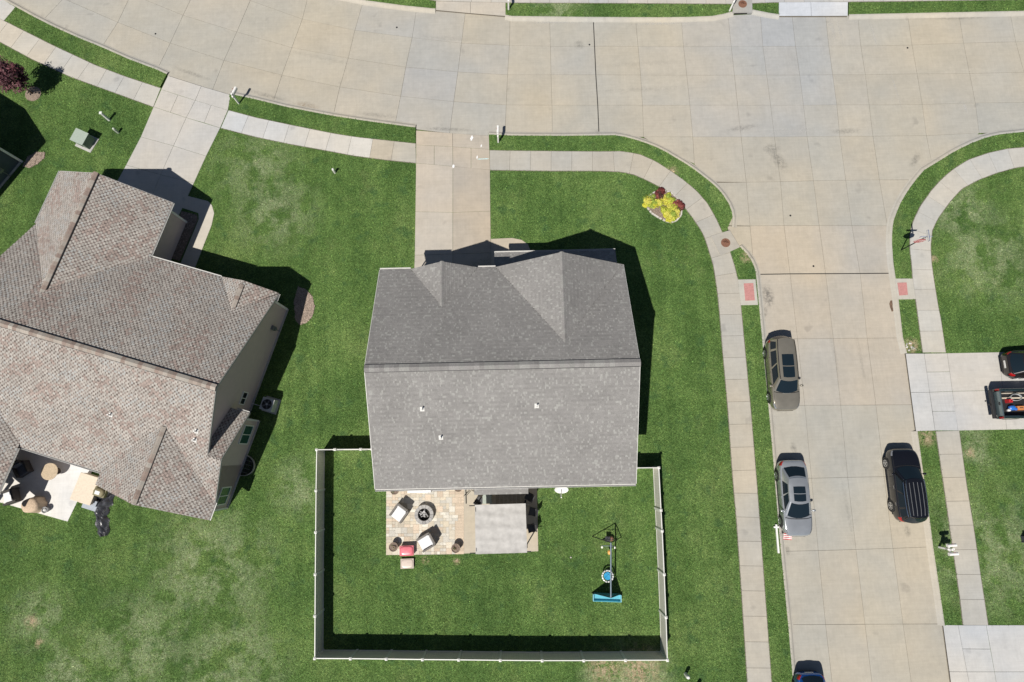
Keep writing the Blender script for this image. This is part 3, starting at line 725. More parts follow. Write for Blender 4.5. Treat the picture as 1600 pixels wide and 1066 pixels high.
def window(parent, c, w, h, normal, mullion=True, glass=None, name='window'):
    """c: centre on the wall; normal: outward unit xy"""
    c, nx = Vector(c), Vector((normal[0], normal[1], 0)); t = Vector((-nx.y, nx.x, 0)); up = Vector((0, 0, 1))
    m = Matrix((t.to_4d(), nx.to_4d(), up.to_4d(), (0, 0, 0, 1))).transposed(); m[3][3] = 1
    m = Matrix.Translation(c) @ Matrix(((t.x, nx.x, 0, 0), (t.y, nx.y, 0, 0), (0, 0, 1, 0), (0, 0, 0, 1)))
    f = MB(); e = .07
    for x0, x1, z0, z1 in ((-w/2-e, w/2+e, h/2, h/2+e), (-w/2-e, w/2+e, -h/2-e, -h/2), (-w/2-e, -w/2, -h/2, h/2), (w/2, w/2+e, -h/2, h/2)) + (((-.025, .025, -h/2, h/2),) if mullion else ()):
        f.box(x0, x1, -.02, .05, z0, z1, m=m)
    fo = f.build(name, WHITE, parent)
    for x0, x1 in (((-w/2, -.025), (.025, w/2)) if mullion else ((-w/2, w/2),)):
        g = MB(); g.box(x0, x1, 0, .02, -h/2, h/2, m=m); g.build('pane', glass or GLASS, fo)
    return fo
def panel_door(parent, c, w, h, normal, name, mat, rows_=4, cols_=4):
    c, nx = Vector(c), Vector((normal[0], normal[1], 0)); t = Vector((-nx.y, nx.x, 0))
    m = Matrix.Translation(c) @ Matrix(((t.x, nx.x, 0, 0), (t.y, nx.y, 0, 0), (0, 0, 1, 0), (0, 0, 0, 1)))
    f = MB(); f.box(-w/2, w/2, 0, .03, 0, h, m=m); d = f.build(name, mat, parent)
    for i in range(rows_):
        for j in range(cols_):
            x0 = -w/2 + w*j/cols_ + .06; x1 = -w/2 + w*(j+1)/cols_ - .06; z0 = h*i/rows_ + .06; z1 = h*(i+1)/rows_ - .06
            p = MB(); p.box(x0, x1, .03, .045, z0, z1, m=m, taper=0); p.build('door_panel', mat, d)
    return d
def vent_pipe(parent, loc, pitch_dir, pitch):
    """plumbing vent with its square flashing plate lying on the slope"""
    x, y, z = loc
    b = MB(); b.cyl((x, y, z-.05), .045, .38, 10); o = b.build('vent_pipe', WHITE, parent)
    f = MB(); w = .12
    vs = [(x + dx, y + dy, z + .028 + (dy if pitch_dir == 'S' else -dy)*pitch) for dx, dy in ((-w, -w), (w, -w), (w, w), (-w, w))]
    f.quad(*vs); f.cyl((x, y, z), .075, .12, 10, .05); f.build('flashing', TRIMW, o)

def finish_roof(house, planes, style, seed, zbase=0):
    rng = random.Random(seed); deck, sh = MB(), MB()
    for p in planes: shingle_plane(sh, p, style, rng, deck)
    roof = deck.build('roof', DECK, house)
    stuff(sh.build('shingles', SHING, roof)); return roof

# --- the grey-roofed house in the middle
HC = thing('house', 'two storey house with a grey shingle roof inside the fenced corner plot', 'house', (-.595, 4.82, 0), math.radians(-1.2))
EZ, RZ, M_ = 5.68, 8.79, .475
SID_C = siding_mat('tan_siding', (.34, .31, .27)); 
SM = (-3.50, 2.07, .63); LG = (3.52, 3.88, .645)
def gz(cx, hw, k): return EZ + hw*k
smr, lgr = gz(*SM), gz(*LG)
sy, ly = 6.55 - (smr-EZ)/M_, 6.55 - (lgr-EZ)/M_
nz = lambda y: EZ + (6.55 - abs(y))*M_
X = 7.47
planes = [
 [(-X, 6.55, EZ), (SM[0]-SM[1], 6.55, EZ), (SM[0], sy, smr), (SM[0]+SM[1], 6.55, EZ), (LG[0]-LG[1], 6.55, EZ), (LG[0], ly, lgr), (LG[0]+LG[1], 6.55, EZ), (X, 6.55, EZ), (X, 0, RZ), (-X, 0, RZ)],
 [(-X, -6.55, EZ), (X, -6.55, EZ), (X, 0, RZ), (-X, 0, RZ)]]
for cx, hw, k in (SM, LG):
    zr = gz(cx, hw, k); yr = 6.55 - (zr-EZ)/M_
    planes += [[(cx-hw, 6.56, EZ), (cx, 6.56, zr), (cx, yr, zr)], [(cx+hw, 6.56, EZ), (cx, 6.56, zr), (cx, yr, zr)]]
roofC = finish_roof(HC, planes, style_grey, 3)
GC = [(.25, .24, .235), (.265, .26, .25), (.24, .23, .225)]
rc = random.Random(5)
ridge_caps((-X, 0, RZ), (X, 0, RZ), M_, roofC, GC, rc, .06, .20)
ridge_caps((SM[0], sy, smr), (SM[0], 6.56, smr), SM[2], roofC, GC, rc, .008, .12)
ridge_caps((LG[0], ly, lgr), (LG[0], 6.56, lgr), LG[2], roofC, GC, rc, .008, .12)
lowp = MB(); lows = MB()
shingle_plane(lows, [(-.5, 8.42, 2.95), (7.52, 8.42, 2.95), (7.52, 6.2, 3.75), (-.5, 6.2, 3.75)], style_grey, rc, lowp)
lr = lowp.build('porch_roof', DECK, HC); stuff(lows.build('shingles', SHING, lr))
lowp = MB(); lows = MB()
shingle_plane(lows, [(-2.0, -7.15, 2.75), (1.35, -7.15, 2.75), (1.35, -6.2, 3.1), (-2.0, -6.2, 3.1)], style_grey, rc, lowp)
lr = lowp.build('back_door_roof', DECK, HC); stuff(lows.build('shingles', SHING, lr))
w = MB(); pentagon(w, 'x', -7.12, 7.12, -6.2, 6.2, ZL-.05, EZ+.02, RZ-.2); w.build('wall', SID_C, HC)
for cx, hw, k in (SM, LG):
    w = MB(); pentagon(w, 'y', 5.2, 6.28, cx-hw+.3, cx+hw-.3, EZ-.8, EZ+.03, gz(cx, hw, k)-.2); w.build('gable_wall', SID_C, HC)
w = MB(); w.box(3.0, 7.1, 6.2, 8.0, ZL-.05, 2.85); w.build('front_bay_wall', SID_C, HC)
for px_ in (-.2, 1.4, 2.9):
    w = MB(); w.box(px_-.08, px_+.08, 8.0, 8.16, ZL-.02, 2.9); w.build('porch_post', WHITE, HC)
gutter(HC, (-X, -6.55, EZ), (X, -6.55, EZ), (0, -1, 0)); gutter(HC, (-X, 6.55, EZ), (SM[0]-SM[1], 6.55, EZ), (0, 1, 0)); gutter(HC, (SM[0]+SM[1], 6.55, EZ), (LG[0]-LG[1], 6.55, EZ), (0, 1, 0))
gutter(HC, (-.5, 8.42, 2.95), (7.52, 8.42, 2.95), (0, 1, 0))
for sx_ in (-7.2, 7.2):
    for sy_ in (-6.45, 6.45):
        d = MB(); d.tube([(sx_, sy_, EZ-.1), (sx_, sy_*.966, EZ-.35), (sx_, sy_*.966, .3)], .045, 6); d.build('downspout', WHITE, HC)
for sx_ in (-1, 1):     # pale rake boards
    for s2 in (-1, 1):
        d = MB(); x0 = sx_*(X+.004)
        vs = [(x0, s2*6.55, EZ-.02), (x0, 0, RZ-.02), (x0, 0, RZ-.2), (x0, s2*6.55, EZ-.2), (x0+sx_*.025, s2*6.55, EZ-.02), (x0+sx_*.025, 0, RZ-.02), (x0+sx_*.025, 0, RZ-.2), (x0+sx_*.025, s2*6.55, EZ-.2)]
        d.add(vs, [(0,1,2,3),(7,6,5,4),(0,4,5,1),(3,2,6,7)]); d.build('rake_board', WHITE, HC)
for vx, vy in ((-4.47, -2.19), (1.85, -2.15), (-3.53, -3.74)): vent_pipe(HC, (vx, vy, nz(vy)), 'S', M_)
for x_, z_, w_ in ((-5.2, 4.3, 1.2), (-1.4, 4.3, 1.2), (3.5, 4.4, 1.5), (6.2, 4.3, .9)): window(HC, (x_, 6.205, z_), w_, 1.4, (0, 1))
for x_, z_, w_ in ((-5.4, 4.2, 1.5), (-1.0, 4.2, 1.5), (4.0, 4.2, 1.8), (4.2, 1.6, 1.8), (-5.0, 1.7, 1.5)): window(HC, (x_, -6.205, z_), w_, 1.4, (0, -1))
for s_ in (-1, 1):
    for y_, z_ in ((-3, 4.2), (2.5, 4.2), (2.0, 1.6)): window(HC, (s_*7.125, y_, z_), 1.1, 1.3, (s_, 0))
window(HC, (5.0, 8.005, 1.6), 1.8, 1.4, (0, 1))
panel_door(HC, (-3.6, 6.205, ZS), 4.9, 2.2, (0, 1), 'garage_door', WHITE, 4, 8)
panel_door(HC, (1.2, 6.205, ZS+.1), .95, 2.05, (0, 1), 'front_door', ANY if False else pm('door_red', (.16, .03, .025), .5), 3, 2)
panel_door(HC, (-.3, -6.205, ZS), 1.8, 2.05, (0, -1), 'patio_door', WHITE, 1, 2)

# --- the neighbour with the brown roof
HLx = Vector((-23.0, 7.0, 0)); HLa = math.radians(-18.7)
HL = thing('house', 'single storey house with a mottled brown shingle roof and grey brown siding', 'house', HLx, HLa)
def LH(x, y, z=0.0): return HLx + Vector((x*math.cos(HLa) - y*math.sin(HLa), x*math.sin(HLa) + y*math.cos(HLa), z))
m_ = .485; e0 = 3.05; rz0 = e0 + 6.8*m_
zN = lambda y: e0 + (6.35-y)*m_
zS_ = lambda y: rz0 - (-.45-y)*m_
gr = e0 + 4.17*m_; sgr = e0 + 2.03*m_; rgr = e0 + 3.78*m_; wgr = zS_(-4.65)
N3 = lambda x, y: (x, y, zN(y)); S3 = lambda x, y: (x, y, zS_(y))
planes = [
 [N3(-11.3, 6.35), N3(-7.13, 2.18), N3(-2.96, 6.35), N3(2.09, 6.35), N3(4.12, 4.32), N3(6.15, 6.35), N3(6.15, -.45), N3(-11.3, -.45)],
 [(-2.96, 6.35, e0), (-2.96, 10.33, e0), (-7.13, 10.33, gr), (-7.13, 2.18, gr)],
 [(-11.3, 10.33, e0), (-11.3, 6.35, e0), (-7.13, 2.18, gr), (-7.13, 10.33, gr)],
 [(6.15, 6.40, e0), (4.12, 6.40, sgr), (4.12, 4.32, sgr)], [(2.09, 6.40, e0), (4.12, 4.32, sgr), (4.12, 6.40, sgr)],
 [S3(-11.3, -7.25), S3(-8.7, -4.65), S3(-6.1, -7.25), S3(-6.1, -7.5), S3(-.5, -7.5), S3(-.5, -7.25), S3(3.27, -3.47), S3(7.03, -7.25), S3(7.03, -4.47), S3(6.15, -4.47), S3(6.15, -.45), S3(-11.3, -.45)],
 [(7.05, -7.25, e0), (3.27, -3.47, rgr), (3.27, -8.28, rgr), (7.05, -8.28, e0)], [(-.5, -7.25, e0), (-.5, -8.28, e0), (3.27, -8.28, rgr), (3.27, -3.47, rgr)],
 [(-6.1, -7.25, e0), (-8.7, -4.65, wgr), (-8.7, -12.6, wgr), (-6.1, -12.6, e0)], [(-11.3, -7.25, e0), (-11.3, -12.6, e0), (-8.7, -12.6, wgr), (-8.7, -4.65, wgr)],
 [(5.8, -1.5, zS_(-4.47) - 2.97*m_), (7.03, -1.5, zS_(-4.47) - 2.97*m_), (7.03, -4.47, zS_(-4.47)), (5.8, -4.47, zS_(-4.47))]]
roofL = finish_roof(HL, planes, style_brown, 11)
BC = [(.36, .32, .28), (.30, .25, .215), (.38, .35, .31), (.27, .21, .18)]
rl = random.Random(9)
ridge_caps((-11.3, -.45, rz0), (6.15, -.45, rz0), m_, roofL, BC, rl, .11, .19)
ridge_caps((-7.13, 1.95, gr), (-7.13, 10.35, gr), m_, roofL, BC, rl, .10, .17)
ridge_caps((4.12, 4.6, sgr), (4.12, 6.1, sgr), m_, roofL, BC, rl, .05, .15)
ridge_caps((3.27, -8.2, rgr), (3.27, -3.6, rgr), m_, roofL, BC, rl, .06, .16)
SID_L = siding_mat('taupe_siding', (.60, .49, .465))
BRICKL = siding_mat('dark_siding', (.16, .14, .125))
w = MB(); pentagon(w, 'x', -10.9, 5.78, -7.05, 5.9, ZL-.05, e0-.03, rz0-.19, -.45); w.build('wall', SID_L, HL)
w = MB(); pentagon(w, 'y', 5.0, 9.95, -10.88, -3.5, ZL-.05, e0-.03, gr-.19); w.build('garage_wall', SID_L, HL)
w = MB(); pentagon(w, 'y', 5.0, 6.15, 2.4, 5.8, 2.6, e0-.03, sgr-.18); w.build('gable_wall', SID_L, HL)
w = MB(); pentagon(w, 'y', -7.9, -5, -.1, 6.62, ZL-.05, e0-.03, rgr-.19); w.build('rear_gable_wall', SID_L, HL)
w = MB(); pentagon(w, 'y', -12.2, -12.05, -10.9, -8.2, 2.75, e0-.03, wgr-.19); w.build('porch_gable', SID_L, HL)
w = MB(); w.box(-10.9, -10.75, -12.2, -7.0, ZL, e0-.05); w.build('porch_wall', SID_L, HL)
w = MB(); w.box(-8.4, -8.2, -12.2, -12.0, ZL, e0-.05); w.build('porch_post', WHITE, HL)
w = MB(); pentagon(w, 'x', 5.5, 6.62, -7.0, -1.95, ZL-.05, e0-.05, zS_(-4.47)-.17); w.build('bump_wall', SID_L, HL)
# pale trim and foundation edge
def trim(parent, x0, x1, y0, y1, z0, z1, name='trim', mat=None):
    t_ = MB(); t_.box(x0, x1, y0, y1, z0, z1); return t_.build(name, mat or WHITE, parent)
CONCW = pm('foundation_concrete', (.42, .41, .39), .9, .1, 8)
trim(HL, 5.76, 5.86, -1.95, 5.92, ZL-.03, ZL+.16, 'foundation', CONCW); trim(HL, 6.60, 6.70, -7.92, -1.93, ZL-.03, ZL+.16, 'foundation', CONCW)
trim(HL, 5.70, 5.84, 5.80, 5.94, ZL+.16, 3.0, 'corner_board'); trim(HL, 6.54, 6.67, -2.0, -1.9, ZL+.16, 2.95, 'corner_board'); trim(HL, 6.54, 6.67, -7.95, -7.83, ZL+.16, 2.95, 'corner_board'); trim(HL, -3.58, -3.45, 9.86, 10.0, ZL, 3.0, 'corner_board')
gutter(HL, (-2.96, 6.35, e0), (2.09, 6.35, e0), (0, 1, 0)); gutter(HL, (-2.96, 6.4, e0), (-2.96, 10.33, e0), (1, 0, 0)); gutter(HL, (-6.0, -7.5, zS_(-7.5)), (-.5, -7.5, zS_(-7.5)), (0, -1, 0))
gutter(HL, (-6.1, -7.6, e0), (-6.1, -12.6, e0), (1, 0, 0)); gutter(HL, (7.05, -7.2, e0), (7.05, -8.28, e0), (1, 0, 0)); gutter(HL, (6.15, 6.35, e0), (6.15, 5.85, e0), (1, 0, 0)); gutter(HL, (7.03, -1.5, 2.95), (6.2, -1.5, 2.95), (0, 1, 0))
gutter(HL, (-11.3, 10.33, e0), (-11.3, 6.4, e0), (-1, 0, 0))
for a_, b_, c_ in (((6.153, 6.35, e0), (6.153, -.45, rz0), 1), ((6.153, -.45, rz0), (6.153, -4.47, zS_(-4.47)), 1), ((7.035, -4.47, zS_(-4.47)), (7.035, -7.25, e0), 1), ((7.035, -1.5, 2.96), (7.035, -4.47, zS_(-4.47)), 1)):
    d = MB(); a_, b_ = Vector(a_), Vector(b_); dn, ot = Vector((0, 0, -.19)), Vector((.022, 0, 0)); k0 = Vector((0, 0, -.02))
    d.add([a_+k0, b_+k0, b_+dn, a_+dn, a_+k0+ot, b_+k0+ot, b_+dn+ot, a_+dn+ot], [(0,1,2,3),(7,6,5,4),(0,4,5,1),(3,2,6,7)]); d.build('rake_board', CONCW, HL)
for s0, s1 in (((-11.3), (-7.13)), ((-2.96), (-7.13))):
    d = MB(); a_, b_ = Vector((s0, 10.335, e0)), Vector((s1, 10.335, gr)); dn, ot = Vector((0, 0, -.19)), Vector((0, .022, 0)); k0 = Vector((0, 0, -.02))
    d.add([a_+k0, b_+k0, b_+dn, a_+dn, a_+k0+ot, b_+k0+ot, b_+dn+ot, a_+dn+ot], [(0,1,2,3),(7,6,5,4),(0,4,5,1),(3,2,6,7)]); d.build('rake_board', WHITE, HL)
GLG = pm('green_glass', (.04, .11, .085), .08, .2, 6, spec=.8)
window(HL, (5.785, -.75, 1.75), .75, .55, (1, 0)); window(HL, (6.625, -2.95, 1.35), 1.15, 1.15, (1, 0), glass=GLG); window(HL, (6.625, -7.0, 1.35), 1.05, 1.15, (1, 0), glass=GLG)
window(HL, (4.1, 5.905, 1.6), 1.6, 1.4, (0, 1)); window(HL, (1.2, 5.905, 1.6), 1.0, 1.4, (0, 1)); window(HL, (3.2, -7.905, 1.6), 1.8, 1.3, (0, -1))
panel_door(HL, (-7.2, 9.955, ZS), 4.9, 2.2, (0, 1), 'garage_door', WHITE, 4, 8)
panel_door(HL, (-1.4, 5.905, ZS+.1), .95, 2.05, (0, 1), 'front_door', MATS['door_red'], 3, 2); panel_door(HL, (-3.4, -7.055, ZS), 1.8, 2.05, (0, -1), 'patio_door', WHITE, 1, 2)
for vx, vy in ((-.19, -3.84), (5.32, -3.26), (5.28, -3.8)): vent_pipe(HL, (vx, vy, zS_(vy)), 'S', m_)
mt = MB(); mt.box(5.78, 5.95, 4.1, 4.4, 1.1, 1.6); mt.box(5.95, 6.03, 4.17, 4.33, 1.2, 1.4); mt.tube([(5.85, 4.25, 1.1), (5.85, 4.25, .15)], .03); mt.build('electric_meter', GREYM, HL)

# --- the dark house at the left edge (only a corner and its shadow show)
a3 = math.radians(-34.5); e3 = Vector((math.cos(a3), math.sin(a3), 0)); n3 = Vector((-e3.y, e3.x, 0))
NE3 = Vector((-35.1, 22.97, 0)); O3 = NE3 - e3*6.0 - n3*6.5
H3 = thing('house', 'blue grey sided house of which only a shaded corner shows at the left edge', 'house', O3, a3)
planes = [[(-6, 6.5, 2.95), (6, 6.5, 2.95), (6, 2.6, 4.6), (-6, 2.6, 4.6)][:2] + [(0, 6.5, 2.95 + 2.9)][:0] + [(6, -6.5, 2.95), (0, -6.5, 5.75), (0, 6.5, 5.75)][:0]]
planes = [[(6, 6.5, 2.95), (6, -6.5, 2.95), (3.0, -6.5, 4.75), (3.0, 6.5, 4.75)], [(-6, 6.5, 2.95), (0, 6.5, 4.75), (0, -6.5, 4.75), (-6, -6.5, 2.95)], [(3.0, 6.5, 4.75), (3.0, -6.5, 4.75), (0, -6.5, 4.752), (0, 6.5, 4.752)]]
roof3 = finish_roof(H3, planes, style_grey, 21)
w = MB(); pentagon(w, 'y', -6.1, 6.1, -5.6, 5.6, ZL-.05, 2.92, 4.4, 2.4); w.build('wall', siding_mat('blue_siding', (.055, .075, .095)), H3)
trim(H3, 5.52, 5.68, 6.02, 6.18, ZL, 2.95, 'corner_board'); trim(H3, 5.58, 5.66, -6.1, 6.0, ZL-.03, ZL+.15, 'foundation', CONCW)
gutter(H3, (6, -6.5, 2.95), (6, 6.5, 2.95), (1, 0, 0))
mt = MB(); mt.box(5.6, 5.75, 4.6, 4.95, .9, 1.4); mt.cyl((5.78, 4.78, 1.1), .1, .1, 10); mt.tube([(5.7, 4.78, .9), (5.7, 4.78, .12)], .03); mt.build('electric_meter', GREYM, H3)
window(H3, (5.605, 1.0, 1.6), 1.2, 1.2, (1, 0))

# ======= objects =======

# ------------------------------------------------------------------ vehicles
def interp_smooth(xs, ks, vs, n=1):
    y = np.interp(xs, ks, vs)
    for _ in range(n): y[1:-1] = y[:-2]*.25 + y[1:-1]*.5 + y[2:]*.25
    return y
def grid_patch(rows_, i0, i1, k0, k1, off, name, mat, parent, wrap=False):
    """part of a lofted surface, lifted off it by `off` along its normals"""
    vs, fs = [], []; m = k1 - k0 + 1
    for i in range(i0, i1+1):
        for k in range(k0, k1+1):
            p = rows_[i][k % len(rows_[i])]
            a = rows_[max(i-1, 0)][k % len(rows_[i])]; b = rows_[min(i+1, len(rows_)-1)][k % len(rows_[i])]
            c = rows_[i][(k-1) % len(rows_[i])] if (wrap or k > 0) else p; d = rows_[i][(k+1) % len(rows_[i])] if (wrap or k < len(rows_[i])-1) else p
            n = (b-a).cross(d-c); n = n.normalized() if n.length > 1e-9 else Vector((0, 0, 1))
            vs.append((p, n))
    out = [p + n*off for p, n in vs]
    nn = i1 - i0 + 1
    fs = [(i*m+k, (i+1)*m+k, (i+1)*m+k+1, i*m+k+1) for i in range(nn-1) for k in range(m-1)]
    mb = MB(); mb.add(out, fs); return mb.build(name, mat, parent, smooth=True)
def wheel(parent, x, y, r, side, wd=.22):
    m = Matrix.Translation((x, y, r)) @ Matrix.Rotation(-side*math.pi/2, 4, 'X')
    t = MB(); t.lathe([(r*.66, -wd/2), (r*.93, -wd/2), (r, -wd*.36), (r, wd*.36), (r*.93, wd/2), (r*.66, wd/2), (r*.64, wd*.3)], n=22, m=m)
    o = t.build('wheel', RUBBER, parent, smooth=True)
    d = MB(); d.lathe([(r*.69, wd*.34), (r*.69, wd*.5), (r*.60, wd*.505), (r*.58, wd*.36)], n=22, m=m)
    for i in range(5):
        a = 2*math.pi*i/5; mm = m @ Matrix.Rotation(a, 4, 'Z'); d.box(0, r*.62, -.035, .035, wd*.36, wd*.5, m=mm)
    d.cyl((0, 0, wd*.3), r*.14, wd*.22, 10, m=m); d.build('rim', ALLOY, o)
    return o
def vehicle(name, label, loc, heading, L, Wd, Ht, belt, hood, tail, xf, xf2, xr2, xr, paint, kind, sunroof=None, rails=False, group=None, roofmat=None, chrome=False, wr=.34):
    """xf..xr: windscreen foot, roof front, roof rear, rear glass foot as metres from the nose"""
    t = thing(name, label, 'car', (loc[0], loc[1], .001), heading, group)
    nx = L/2; n = 44; ts = np.concatenate([[0, .004, .012, .025, .045], np.linspace(.07, .93, n-10), [.955, .975, .988, .996, 1]])
    wf = interp_smooth(ts, [0, .012, .03, .07, .16, .3, .75, .86, .93, .97, .99, 1], [.58, .74, .85, .935, .985, 1, 1, .985, .93, .83, .70, .52], 1) * Wd/2
    fx = lambda d: 1 - d/L
    zd = interp_smooth(ts, [0, .012, fx(xr)-.03, fx(xr)+.02, fx(xf)-.05, fx(xf)+.01, fx(.55), .965, .99, 1], [tail-.16, tail-.03, tail, belt, belt, hood+.05, hood-.01, hood-.11, hood-.2, hood-.30], 2)
    zl = interp_smooth(ts, [0, .03, .1, .9, .97, 1], [.40, .30, .23, .23, .27, .36], 1)
    zsid = np.minimum(zd - .015, belt - .02)
    rows_ = []; X0 = nx - xf
    for i, tt in enumerate(ts):
        x = -nx + L*tt; w, a, s_, d = wf[i], zl[i], zsid[i], zd[i]; h = s_-a
        half = [(.86*w, a), (.955*w, a+.05), (.985*w, a+.18*h), (1.0*w, a+.42*h), (.995*w, a+.66*h), (.985*w, s_-.07), (.955*w, s_-.015), (.90*w, s_+.12*(d-s_)), (.74*w, s_+.62*(d-s_)), (.56*w, s_+.90*(d-s_)+(.016 if x > X0 else 0)), (.25*w, s_+.95*(d-s_)), (0, d)]
        rows_.append([Vector((x, -y, z)) for y, z in half] + [Vector((x, y, z)) for y, z in half[-2::-1]])
    m = len(rows_[0]); mb = MB()
    mb.add([p for r_ in rows_ for p in r_], [(i*m+k, (i+1)*m+k, (i+1)*m+k+1, i*m+k+1) for i in range(len(rows_)-1) for k in range(m-1)] + [tuple(range(m)), tuple(range((len(rows_)-1)*m, len(rows_)*m))[::-1]])
    mb.build('body', paint, t, smooth=True)
    # greenhouse
    X_ = lambda d: nx - d
    fs_ = [0, .055, .20, .40, .60, .80, .945, 1]; ss = [0, .09, .40, .435, .74, .785, .95, 1]; tv = [0, .07, .5, .87, .96, 1]
    wb, wrf = Wd/2*.93, Wd/2*.70
    zb, zr = belt-.03, Ht-.045
    rings = []
    for q in tv:
        z = zb + (zr-zb)*q; a = X_(xf + (xf2-xf)*q); b = X_(xr + (xr2-xr)*q); w = wb + (wrf-wb)*(q**1.15)
        bow = .24*(1-q) + .13*q; ring = []
        wy = lambda f: w*(1 - .07*f*f*f - .07*max(0, .12-f)/.12 - .05*max(0, f-.9)/.1)
        for f in fs_[:-1]: y = -1 + 2*f; ring.append(Vector((a + bow*(1-y*y), y*wy(0), z)))
        for f in ss[:-1]: ring.append(Vector((a + (b-a)*f, wy(f), z)))
        for f in fs_[:-1]: y = 1 - 2*f; ring.append(Vector((b - bow*.8*(1-y*y), y*wy(1), z)))
        for f in ss[:0:-1]: ring.append(Vector((a + (b-a)*f, -wy(f), z)))
        rings.append(ring)
    P_ = len(rings[0]); nf, ns = len(fs_)-1, len(ss)-1
    gb = MB()
    gb.add([p for r_ in rings for p in r_], [(i*P_+k, i*P_+(k+1) % P_, (i+1)*P_+(k+1) % P_, (i+1)*P_+k) for i in range(len(rings)-1) for k in range(P_)])
    top = rings[-1]; a, b = X_(xf2), X_(xr2); roof = []
    front = [top[k] for k in range(nf+1)]; left = [top[nf+k] for k in range(ns+1)]; rear = [top[(nf+ns+k)] for k in range(nf+1)][::-1]; right = [top[(2*nf+ns+k) % P_] for k in range(ns+1)][::-1]
    for j in range(ns+1):
        v = ss[j]; r_ = []
        for k in range(nf+1):
            u = fs_[k]
            p = front[k]*(1-v) + rear[k]*v + right[j]*(1-u) + left[j]*u - (front[0]*(1-u)*(1-v) + front[-1]*u*(1-v) + rear[0]*(1-u)*v + rear[-1]*u*v)
            e = min(1, 4*u*(1-u)*1.3) * min(1, .35 + 4*v*(1-v)); r_.append(p + Vector((0, 0, .075*e)))
        roof.append(r_)
    gb.add([p for r_ in roof for p in r_], [(j*(nf+1)+k, (j+1)*(nf+1)+k, (j+1)*(nf+1)+k+1, j*(nf+1)+k+1)[::-1] for j in range(ns) for k in range(nf)])
    gb.build('cabin', roofmat or paint, t, smooth=True)
    R_ = [[p.copy() for p in r_] for r_ in rings]
    cen = Vector(((X_(xf2)+X_(xr2))/2, 0, zb))
    def gl(nm, k0, k1, i0=1, i1=3, off=.008, mat=CARGLASS):
        vs, fs = [], []
        for i in range(i0, i1+1):
            for k in range(k0, k1+1):
                p = R_[i][k % P_]; a_ = R_[i-1][k % P_] if i else p; b_ = R_[min(i+1, len(R_)-1)][k % P_]; c_ = R_[i][(k-1) % P_]; d_ = R_[i][(k+1) % P_]
                nn = (d_-c_).cross(b_-a_).normalized()
                if nn.dot(p - cen) < 0: nn = -nn
                vs.append(p + nn*off)
        m2 = k1-k0+1; fs = [(i*m2+k, i*m2+k+1, (i+1)*m2+k+1, (i+1)*m2+k) for i in range(i1-i0) for k in range(m2-1)]
        q = MB(); q.add(vs, fs); return q.build(nm, mat, t, smooth=True)
    gl('windscreen', 1, nf-1, 1, 4); gl('rear_window', nf+ns+1, nf+ns+nf-1)
    for base, rev in ((nf, False), (2*nf+ns, True)):
        segs = ((1, 2), (3, 4), (5, 6))
        for s0, s1 in segs:
            if kind == 'sedan' and s0 == 5: continue
            if rev: k0, k1 = base + ns - s1, base + ns - s0
            else: k0, k1 = base + s0, base + s1
            gl('side_window', k0, k1)
    if sunroof:
        for j0, j1 in sunroof:
            jj = np.linspace(j0, j1, 4); q = MB(); pts = []
            for v in jj:
                j = max(k for k in range(ns) if ss[k] <= v); f = (v-ss[j])/(ss[j+1]-ss[j])
                pts.append([(roof[j][k]*(1-f) + roof[j+1][k]*f) + Vector((0, 0, .008)) for k in (2, 3, 4, 5)])
            for p0, p1 in zip(pts[:-1], pts[1:]):
                for k in range(3): q.quad(p0[k], p0[k+1], p1[k+1], p1[k])
            q.build('sunroof', CARGLASS, t, smooth=True)
    if rails:
        for s_ in (-1, 1):
            kk = 1 if s_ < 0 else nf-1
            pts = [roof[j][kk] + Vector((0, s_*.03, .03)) for j in range(0, ns+1)]
            q = MB(); q.tube(pts, .026, 6); q.build('roof_rail', CHROME if chrome else BLACKP, t)
    if chrome:
        for k in (2, 3, 4, 5):
            q = MB(); q.tube([roof[j][k] + Vector((0, 0, .004)) for j in range(1, ns)], .016, 5); q.build('roof_rib', GREYM, t)
        for s_ in (-1, 1):
            base = nf if s_ > 0 else 2*nf+ns
            pts = [rings[3][(base+k) % P_] + Vector((0, s_*.015, 0)) for k in range(ns+1)]
            q = MB(); q.tube(pts, .022, 5); q.build('window_trim', CHROME, t)
    # lamps, grille, mirrors, handles, plate
    nr = len(rows_)
    def seam(pts, r_=.011): q = MB(); q.tube(pts, r_, 4); q.build('panel_gap', BLACKP, t)
    ih = min(range(nr), key=lambda i: abs(rows_[i][0].x - (X0 + .06)))
    seam([rows_[ih][k] + Vector((.10*(1-((k-11)/4)**2), 0, .002)) for k in range(7, 16)], .022)
    for kk in (7, m-8): seam([rows_[i][kk] + Vector((0, 0, .002)) for i in range(ih, nr-4)])
    for sd in (0, 1):
        for dx in (xf+.18, xf+1.22, xf+2.25):
            ii = min(range(nr), key=lambda i: abs(rows_[i][0].x - (nx-dx))); seam([rows_[ii][k if sd == 0 else m-1-k] + Vector((0, (-.002 if sd == 0 else .002), 0)) for k in range(1, 7)], .009)
        q = MB(); q.tube([rows_[i][1 if sd == 0 else m-2] for i in range(6, nr-6)], .045, 6); q.build('sill_trim', BLACKP, t)
    if kind == 'sedan':
        ii = min(range(nr), key=lambda i: abs(rows_[i][0].x - (nx-xr-.05))); seam([rows_[ii][k] + Vector((0, 0, .002)) for k in range(8, 15)])
    for s_ in (0, 1):
        k0, k1 = (5, 7) if s_ == 0 else (m-8, m-6)
        grid_patch(rows_, nr-7, nr-4, k0, k1, .006, 'headlight', CLEARLENS, t); grid_patch(rows_, 2, 5, k0-1 if s_ == 0 else k0, k1 if s_ == 0 else k1+1, .006, 'taillight', REDLENS, t)
